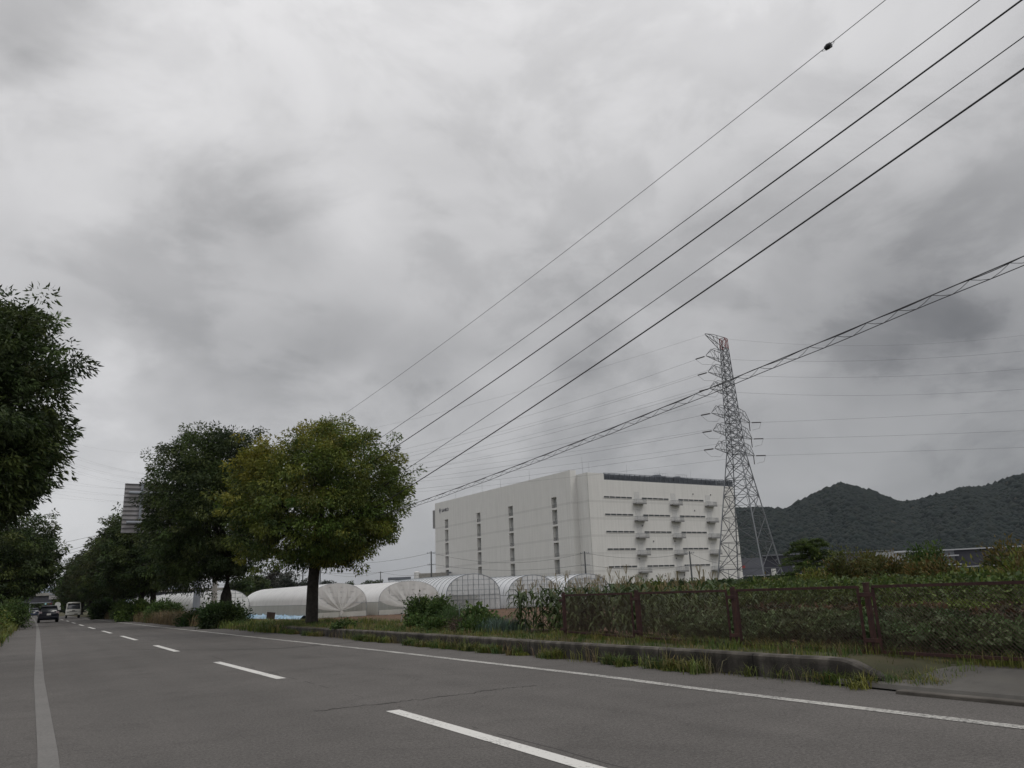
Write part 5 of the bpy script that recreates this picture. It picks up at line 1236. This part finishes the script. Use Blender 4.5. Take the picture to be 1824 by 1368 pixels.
leaf_cover('vine_row', lambda r, n: (r.normal(16.2, .22, n), r.uniform(-3, 11.5, n)), 16000, lambda x, y: .92+0*x, .11, .08, [(.12, .16, .03), (.09, .13, .03), (.14, .17, .04)], 206, 'bright yellow-green row of vines on netting across the plot behind the fence', amp=.15)
def hanging(name, x0, x1, y0, y1, n, zt, seed, label):
    rg = np.random.default_rng(seed); x = rg.uniform(x0, x1, n); y = rg.uniform(y0, y1, n); z0 = ground_z(x, y)
    nz = np.array([noise.noise((a*.8, b*.8, seed)) for a, b in zip(x, y)]); gap = np.array([noise.noise((1.0, b*2.6, seed+3)) for b in y])
    top = zt(x)*(1+.16*nz); low = np.where(gap > .05, .12, .62); P = np.stack([x, y, z0+top*rg.uniform(low, 1.0, n)], 1)
    D = rg.normal(size=(n, 3))+np.array([-.3, -.3, .2]); C = pick([(.075, .11, .026), (.095, .13, .032), (.05, .08, .022), (.065, .085, .03)], n, rg)
    tag(quad_mesh(name, leaf_quads(P, D, .16*rg.uniform(.6, 1.3, n), .10*np.ones(n), rg, .2), np.clip(C, .004, 1), LEAF), label, 'plants', kind='stuff')
hanging('vine_trellis', 18.5, 26, -3, 24, 46000, lambda x: np.interp(x, [18.5, 21, 26], [1.25, 1.45, 1.6]), 203, 'leafy vines with dark gaps between their stems, rising just over the fence top')
def right_field(r, n):
    x = r.uniform(27, 80, n*3); y = r.uniform(-5, 75, n*3); k = x > y*.76+2; return x[k][:n], y[k][:n]
leaf_cover('field_weeds', right_field, 60000, lambda x, y: .9+x*0, .30, .16, [(.06, .09, .022), (.075, .10, .028), (.04, .065, .02), (.055, .065, .03)], 204, 'low green weeds covering the field towards the white block')
leaf_cover('far_scrub', lambda r, n: (r.uniform(70, 190, n), r.uniform(20, 135, n)), 60000, lambda x, y: 1.5+x*0, .8, .4, [(.04, .065, .02), (.055, .075, .025), (.03, .05, .02)], 205, 'scrub and shrubs at the foot of the pylon and white block')

# maize
def maize_mesh(seed, h):
    rng = np.random.default_rng(seed); Q, C = [], []
    def q(a, b, c, d, col): Q.append([a, b, c, d]); C.append(col)
    gz = np.array([.075, .105, .035]); gd = np.array([.045, .068, .026]); tan = np.array([.21, .17, .09])
    for k in range(3):
        t = 2*math.pi*k/3; o1 = np.array([math.cos(t), math.sin(t), 0])*.012; o2 = np.array([math.cos(t+2.1), math.sin(t+2.1), 0])*.012
        q(o1, o2, o2*.5+[0, 0, h], o1*.5+[0, 0, h], gz)
    for k in range(9):
        z = h*(.08+.092*k); a = k*2.4+rng.normal()*.4; d = np.array([math.cos(a), math.sin(a), 0]); s = np.array([-d[1], d[0], 0]); L_ = h*rng.uniform(.28, .42); col = (gz if rng.random() < .5 else gd)*rng.uniform(.8, 1.3)
        prev = np.array([0, 0, z]); pw = .02
        for i, (r_, up_, w_) in enumerate(((.3, .30, .042), (.62, .36, .038), (.88, .18, .025), (1.0, -.06, .004))):
            cur = np.array([0, 0, z])+d*L_*r_+np.array([0, 0, L_*up_]); q(prev-s*pw, prev+s*pw, cur+s*w_, cur-s*w_, col); prev = cur; pw = w_
    for k in range(7):
        a = rng.uniform(0, 6.3); d = np.array([math.cos(a)*.4, math.sin(a)*.4, 1]); d /= np.linalg.norm(d); s = np.array([-math.sin(a), math.cos(a), 0])*.006; b = np.array([0, 0, h*.98]); e = b+d*h*.17
        q(b-s, b+s, e+s, e-s, tan*rng.uniform(.8, 1.2))
    return np.array(Q), np.array(C)
protos = []
for i in range(4):
    Q, C = maize_mesh(300+i, 1.22+.1*i); o = quad_mesh('maize_plant', Q, C, LEAF); protos.append(o)
rng = np.random.default_rng(55); cnt = 0
LM = {'near': 'maize plant with arching leaves and pale tassel in the dense stand at the fence end', 'far': 'maize plant whose pale tassel shows above the fence, right part of the stand'}
def put(x, y, key, s=1.0):
    global cnt
    o = protos[cnt % 4] if cnt < 4 else protos[cnt % 4].copy()
    if cnt >= 4: COL.objects.link(o)
    o.location = (x, y, float(ground_z(x, y))); o.rotation_euler = (rng.normal()*.05, rng.normal()*.05, rng.uniform(0, 6.3)); o.scale = [s*rng.uniform(.85, 1.08)]*3
    tag(o, LM[key], 'maize plant', 'maize plants in the ' + ('near stand' if key == 'near' else 'right part of the stand')); cnt += 1
for k in range(130):
    y = rng.uniform(10.9, 15.6) if k % 2 else rng.uniform(12.6, 15.8); x = 9.2+(rng.uniform(0, 2.9) if k % 2 else rng.uniform(0, 1.3))
    put(x, y, 'near', .70)
for k in range(90):
    x = rng.uniform(12.2, 19); r = rng.uniform(.70, .98); put(x, x/r, 'far', .82+.035*(x-12.2))

# garden plants between the maize and the tree
def garden(px, X, w, top_y, label, seed, pal=None, **k):
    t = at_x(px, top_y, X); g = float(ground_z(X, t.y)); h = t.z-g
    return make_bush(k.pop('name', 'bush'), (X, t.y, g), (w, w, h*.52), k.pop('n', 3500), seed, label, leaf=k.pop('leaf', .07), leafw=k.pop('leafw', .05), pal=pal, clump=k.pop('clump', .09), nc=k.pop('nc', 60), **k)
PAL_B = [(.06, .10, .03), (.08, .125, .036), (.048, .08, .024), (.10, .14, .045)]
garden(752, 9.5, .32, 1066, 'tall leafy bean plant on thin stakes, left one of the garden pair', 401, PAL_B, name='bean_plant', cat='plant', n=5000)
garden(786, 9.7, .28, 1069, 'tall leafy bean plant on thin stakes, right one of the garden pair', 402, PAL_B, name='bean_plant', cat='plant', n=4200)
garden(812, 9.6, .36, 1092, 'feathery green plant right of the bean plants', 403, [(.05, .09, .03), (.06, .10, .035)], name='garden_plant', cat='plant', leaf=.06, leafw=.012, n=9000, clump=.14)
garden(745, 9.0, .30, 1106, 'low green bush at the foot of the bean plants', 404, PAL_B, name='garden_plant', cat='plant', n=3000)
garden(826, 8.9, .35, 1108, 'reddish brown dried plant near the wall', 405, [(.085, .055, .05), (.10, .07, .055), (.06, .05, .035)], name='dried_plant', cat='plant', leaf=.06, leafw=.012, n=2600)
garden(846, 9.3, .30, 1085, 'broad-leaved green plant with pale lower leaves, centre of the garden', 406, PAL_B, name='garden_plant', cat='plant', leaf=.13, leafw=.10, n=800)
garden(850, 9.0, .3, 1112, 'dark low bush in the garden beside the leeks', 407, PAL_G, name='garden_plant', cat='plant', n=3000)
garden(868, 9.3, .3, 1108, 'green garden bush just left of the leeks', 408, PAL_B, name='garden_plant', cat='plant', n=3000)
garden(780, 8.9, .28, 1112, 'green garden bush below the right bean plant', 409, PAL_G, name='garden_plant', cat='plant', n=3000)
garden(616, 8.2, .28, 1119, 'dark weedy bush leaning over the wall right of the nearest tree', 410, PAL_G, name='bush', n=1400)
q = at_x(895, 1110, 9.2); x0_, y0_ = 9.2, q.y
rngl = np.random.default_rng(9); n = 900; P = np.stack([x0_+rngl.normal(0, .22, n), y0_+rngl.normal(0, .35, n), np.full(n, .22)], 1)
grass_obj('leek_row', P, rngl.uniform(.25, .45, n), rngl.uniform(.008, .016, n), [(.10, .14, .11), (.08, .12, .10), (.07, .11, .075)], 77, 'blue-green upright leek leaves in the garden row', .35)
# stakes
for px, X, yt, lab in ((745.5, 9.4, 1061, 'thin pale garden stake left of the left bean plant'), (768, 9.6, 1060, 'thin garden stake between the bean plants'), (816, 9.5, 1074, 'thin dark garden stake, first of three before the clear greenhouse'), (830, 9.5, 1074, 'thin dark garden stake, second of three before the clear greenhouse'), (843, 9.5, 1078, 'thin dark garden stake, third of three before the clear greenhouse'), (712, 11, 1068, 'slanting thin stake in the tilled field near the tied curtain')):
    t = at_x(px, yt, X); g = float(ground_z(X, t.y)); m = MB(); m.tube([(0, 0, -.1), (.04 if px != 712 else .2, 0, t.z-g)], [.012, .009], 6); o = m.build('garden_stake', STEEL if px < 770 else PIPE); o.location = (X, t.y, g); tag(o, lab, 'stake', 'garden stakes')
# hedge bush at the foot of the second tree, other verge bushes
def verge(px, yb, rad, n, seed, label, pal, leaf=.12, **k):
    p = on_z(px, yb, .05); return make_bush('bush', (p.x, p.y+rad[1], .03), rad, n, seed, label, leaf=leaf, leafw=leaf*.6, pal=pal, clump=.16, nc=70, **k)
IV = [(.034, .060, .018), (.048, .078, .022), (.028, .048, .016)]
verge(404, 1117, (1.0, .9, .46), 12000, 501, 'dark ivy-like bush at the foot of the second right tree', IV)
verge(364, 1113, (.8, .8, .3), 8000, 502, 'low dark bush beside the thick grey sign post', IV)
verge(240, 1106, (1.5, 1.5, .75), 6000, 503, 'rounded green bush between the third and fourth right trunks', PAL_G, leaf=.2)
verge(297, 1107, (1.1, 1.1, .7), 5000, 504, 'green bush left of the small white tunnels', PAL_B, leaf=.16)
verge(184, 1102, (1.0, 1.0, .9), 5000, 505, 'dark thicket just right of the white truck', IV, leaf=.3)
verge(121, 1093.5, (3.0, 3.0, 3.0), 9000, 506, 'yellow-green thicket above the white truck', PAL_G, leaf=.45)
make_bush('bush', (-2.4, 42, .1), (1.1, 1.6, .8), 9000, 507, 'weedy bush at the left picture edge', leaf=.1, leafw=.06, pal=PAL_Y+PAL_G, clump=.16, nc=70)
make_bush('bush', (-2.3, 60, .1), (1.2, 2.2, .9), 7000, 508, 'weedy bush behind the marker post on the left verge', leaf=.14, leafw=.08, pal=PAL_G, clump=.2, nc=70)
# trees and bushes beyond the fence
def field_bush(x0, x1, yt, dist, label, seed, pal, n=9000, leaf=.16, zb=None, name='bush', cat='bush', clump=.22, nc=None, leafw=.45, squash=1.):
    c = at_dist((x0+x1)/2, yt, dist); l = at_dist(x0, 1040, dist); r = at_dist(x1, 1040, dist); w = (r-l).length/2; g = -.45 if zb is None else zb; h = c.z-g
    return make_bush(name, (c.x, c.y, g), (w*.85, w*.85*squash, h*.52), n, seed, label, cat, leaf=leaf, leafw=leaf*leafw, pal=pal, clump=clump, nc=nc or 90)
PAL_O = [(.105, .092, .028), (.085, .092, .028), (.13, .09, .03), (.062, .075, .024)]
field_bush(1462, 1530, 992, 42, 'brownish green bush right of the feathery tree, first of the clump', 601, PAL_O)
field_bush(1505, 1585, 985, 44, 'taller olive bush in the middle of the clump beyond the fence', 602, PAL_O)
field_bush(1560, 1625, 1003, 40, 'orange-tinged bush before the white wall with brown letters', 603, PAL_O)
field_bush(1600, 1680, 1010, 39, 'olive bush below the shop letters', 604, PAL_O)
field_bush(1616, 1650, 972, 46, 'slender dark shrub rising beside the shop letters', 605, PAL_G, n=4000)
field_bush(1642, 1672, 975, 48, 'slender dark shrub, right one of the pair before the roof edge', 606, PAL_G, n=4000)
field_bush(1650, 1705, 1004, 37, 'thin brownish shrub ending the clump on the right', 607, PAL_O, n=3500)
field_bush(1745, 1850, 978, 34, 'large loose olive bush at the right picture edge', 608, PAL_O, n=8000)
field_bush(1700, 1760, 1018, 30, 'low yellow-green bush before the pale mall wall', 609, PAL_Y, n=4000)
field_bush(1770, 1840, 1012, 26, 'bright vine-covered bush under the right edge bush', 610, PAL_Y, n=4500)
field_bush(1225, 1252, 1039, 70, 'small round dark bush right of the little shed', 611, PAL_G, n=3000, leaf=.22)
field_bush(1135, 1195, 1038, 60, 'green bush row left of the little palm', 612, PAL_Y+PAL_G, n=4000, leaf=.22)
field_bush(1385, 1425, 1028, 60, 'dark green bush at the right pylon foot', 613, PAL_G, n=4000, leaf=.25)
field_bush(1320, 1392, 1037, 48, 'low green bush below the pylon legs', 614, PAL_G+PAL_Y, n=4000, leaf=.2)
field_bush(1420, 1480, 1026, 36, 'bright green bush below the feathery tree', 615, PAL_Y, n=4500, leaf=.14)
# feathery tree
def feathery():
    c = at_dist(1438, 960, 44); g = -.45; root = empty('feathery_tree', (c.x, c.y, g), 0, 'feathery layered evergreen tree standing alone right of the pylon', 'tree'); H_ = c.z-g
    rng = np.random.default_rng(71); P, D = [], []; tb = MB(); tb.tube([(0, 0, -.1), (.05, 0, H_*.5), (0, 0, H_*.95)], [.08, .05, .015], 7)
    for k in range(46):
        z = H_*(.22+.75*(k/46)**.9); L_ = 2.15*(1-(k/46)**1.3*.72)*rng.uniform(.7, 1.15); a = k*2.4+rng.normal()*.3; d = np.array([math.cos(a), math.sin(a), .35+rng.normal()*.1]); pts = []
        for t in np.linspace(.1, 1, 9):
            p = np.array([0, 0, z])+d*L_*t+np.array([0, 0, -.35*L_*t*t]); pts.append(p); m = 34
            P.append(p+rng.normal(0, .05, (m, 3))); side = rng.choice([-1, 1], (m, 1))*np.array([-d[1], d[0], 0])
            D.append(d*.7+side*.8+rng.normal(0, .25, (m, 3))+np.array([0, 0, .1]))
        tb.tube([(0, 0, z), tuple(pts[4]), tuple(pts[-1])], [.022, .014, .005], 4)
    P = np.concatenate(P); D = np.concatenate(D); n = len(P); V = leaf_quads(P, D, .17*rng.uniform(.6, 1.2, n), .035, rng)
    quad_mesh('crown', V, np.clip(pick([(.06, .095, .022), (.08, .115, .026), (.045, .07, .022)], n, rng), .004, 1), LEAF, root); tb.build('trunk', BARK, root)
feathery()
def palm():
    c = at_dist(1206, 1030, 58); root = empty('palm', (c.x, c.y, -.45), 0, 'little dark fan palm in front of the white block', 'palm tree'); H_ = c.z+.45; tb = MB(); tb.tube([(0, 0, -.1), (0, 0, H_*.7)], [.13, .11], 8); tb.build('trunk', BARK, root)
    rng = np.random.default_rng(5); P, D = [], []
    for k in range(24):
        a = k*2.4; e = rng.uniform(-.2, 1.1); d = np.array([math.cos(a)*math.cos(e), math.sin(a)*math.cos(e), math.sin(e)]); p = np.array([0, 0, H_*.7])+d*.22
        for j in np.linspace(-1, 1, 13):
            s = np.array([-math.sin(a), math.cos(a), 0]); P.append(p); D.append(d+s*j*.9)
    P = np.array(P); D = np.array(D); n = len(P); quad_mesh('fronds', leaf_quads(P, D, .55*np.ones(n), .05*np.ones(n), rng, .25), pick([(.03, .05, .022), (.04, .06, .025)], n, rng), LEAF, root)
palm()
for i, (x, lab) in enumerate(((-12, 'dark trees seen under the far overpass, left group'), (-2, 'dark tree mass seen under the far overpass behind the cars'), (9, 'dark trees seen under the far overpass, right group'), (22, 'dark treetop rising over the right end of the overpass'))):
    make_bush('far_tree', (x, 345, -.4), (7, 5, 3.1 if i < 3 else 6.5), 4000, 900+i, lab, 'tree', leaf=1.2, leafw=.7, pal=GREEN_D, clump=.9, nc=60, stems=True)
c = at_dist(1230, 1039, 62); sb = empty('garden_shed', (c.x, c.y, -.45), .9, 'tiny beige shed with flat roof in front of the block, below the pole', 'shed'); h_ = c.z+.45
m = MB(); m.bx(-.25, .25, -.25, .25, 0, h_-.06); m.build('wall', mat('shed_beige', (.26, .22, .19), .8), sb); m = MB(); m.bx(-.32, .32, -.32, .32, h_-.06, h_); m.build('roof', RUST, sb)
# grove beyond the greenhouses
gr = [(452, 1026, 150, 26, GREEN_D), (486, 1018, 165, 22, [(.06, .06, .05), (.05, .055, .04)]), (515, 1021, 158, 22, [(.06, .062, .05), (.05, .06, .045)]), (425, 1030, 140, 26, GREEN_D), (548, 1034, 160, 20, [(.04, .05, .035)]), (583, 1038, 170, 16, [(.04, .05, .035)])]
gl = ['dark grove tree behind the small tunnels', 'pale bare-looking tree above the cream greenhouse', 'thin greyish tree left of the nearest trunk', 'dark grove tree half behind the second right tree', 'small far tree touching the nearest trunk on its left', 'small far tree touching the nearest trunk on its right']
for (px, yt, dist, wpx, pal), lab in zip(gr, gl):
    c = at_dist(px, yt, dist); h = c.z+.45; w = wpx/1375*dist*.75
    make_tree('far_tree', (c.x, c.y, -.45), (0, 0, h*.6), (w, w, h*.42), 5000, int(px), lab, 'tree', 'distant trees behind the greenhouses', leaf=.42, leafw=.2, trunk_r=.2, pal=pal, clump=.5, n_clump=60)
for i, (px, yt, lab) in enumerate(((622, 1038, 'tiny far tree on the skyline, left one beyond the greenhouse roofs'), (657, 1036, 'tiny wide tree group on the skyline'), (672, 1034, 'tiny far tree on the skyline beside the small pole'))):
    c = at_dist(px, yt, 330); make_tree('far_tree', (c.x, c.y, -.45), (0, 0, (c.z+.45)*.6), (2.2+i % 2*1.5, 2.2, (c.z+.45)*.4), 2500, 800+i, lab, 'tree', 'distant trees behind the greenhouses', leaf=.6, leafw=.3, trunk_r=.2, pal=GREEN_D, clump=.5, n_clump=40)

# ------------------------------------------------------------------ air
hz_m = bpy.data.materials.new('haze_air'); hz_m.use_nodes = True; hz_m.node_tree.nodes.clear()
_o = hz_m.node_tree.nodes.new('ShaderNodeOutputMaterial'); _v = hz_m.node_tree.nodes.new('ShaderNodeVolumePrincipled')
_v.inputs['Color'].default_value = (.72, .80, .92, 1); _v.inputs['Density'].default_value = HAZE; _v.inputs['Anisotropy'].default_value = 0.0
hz_m.node_tree.links.new(_v.outputs[0], _o.inputs['Volume'])
m = MB(); m.bx(-7500, 7500, -400, 9500, -4, 420); h_ = m.build('haze', hz_m); tag(h_, 'thin pale haze filling the air', 'haze', kind='stuff')
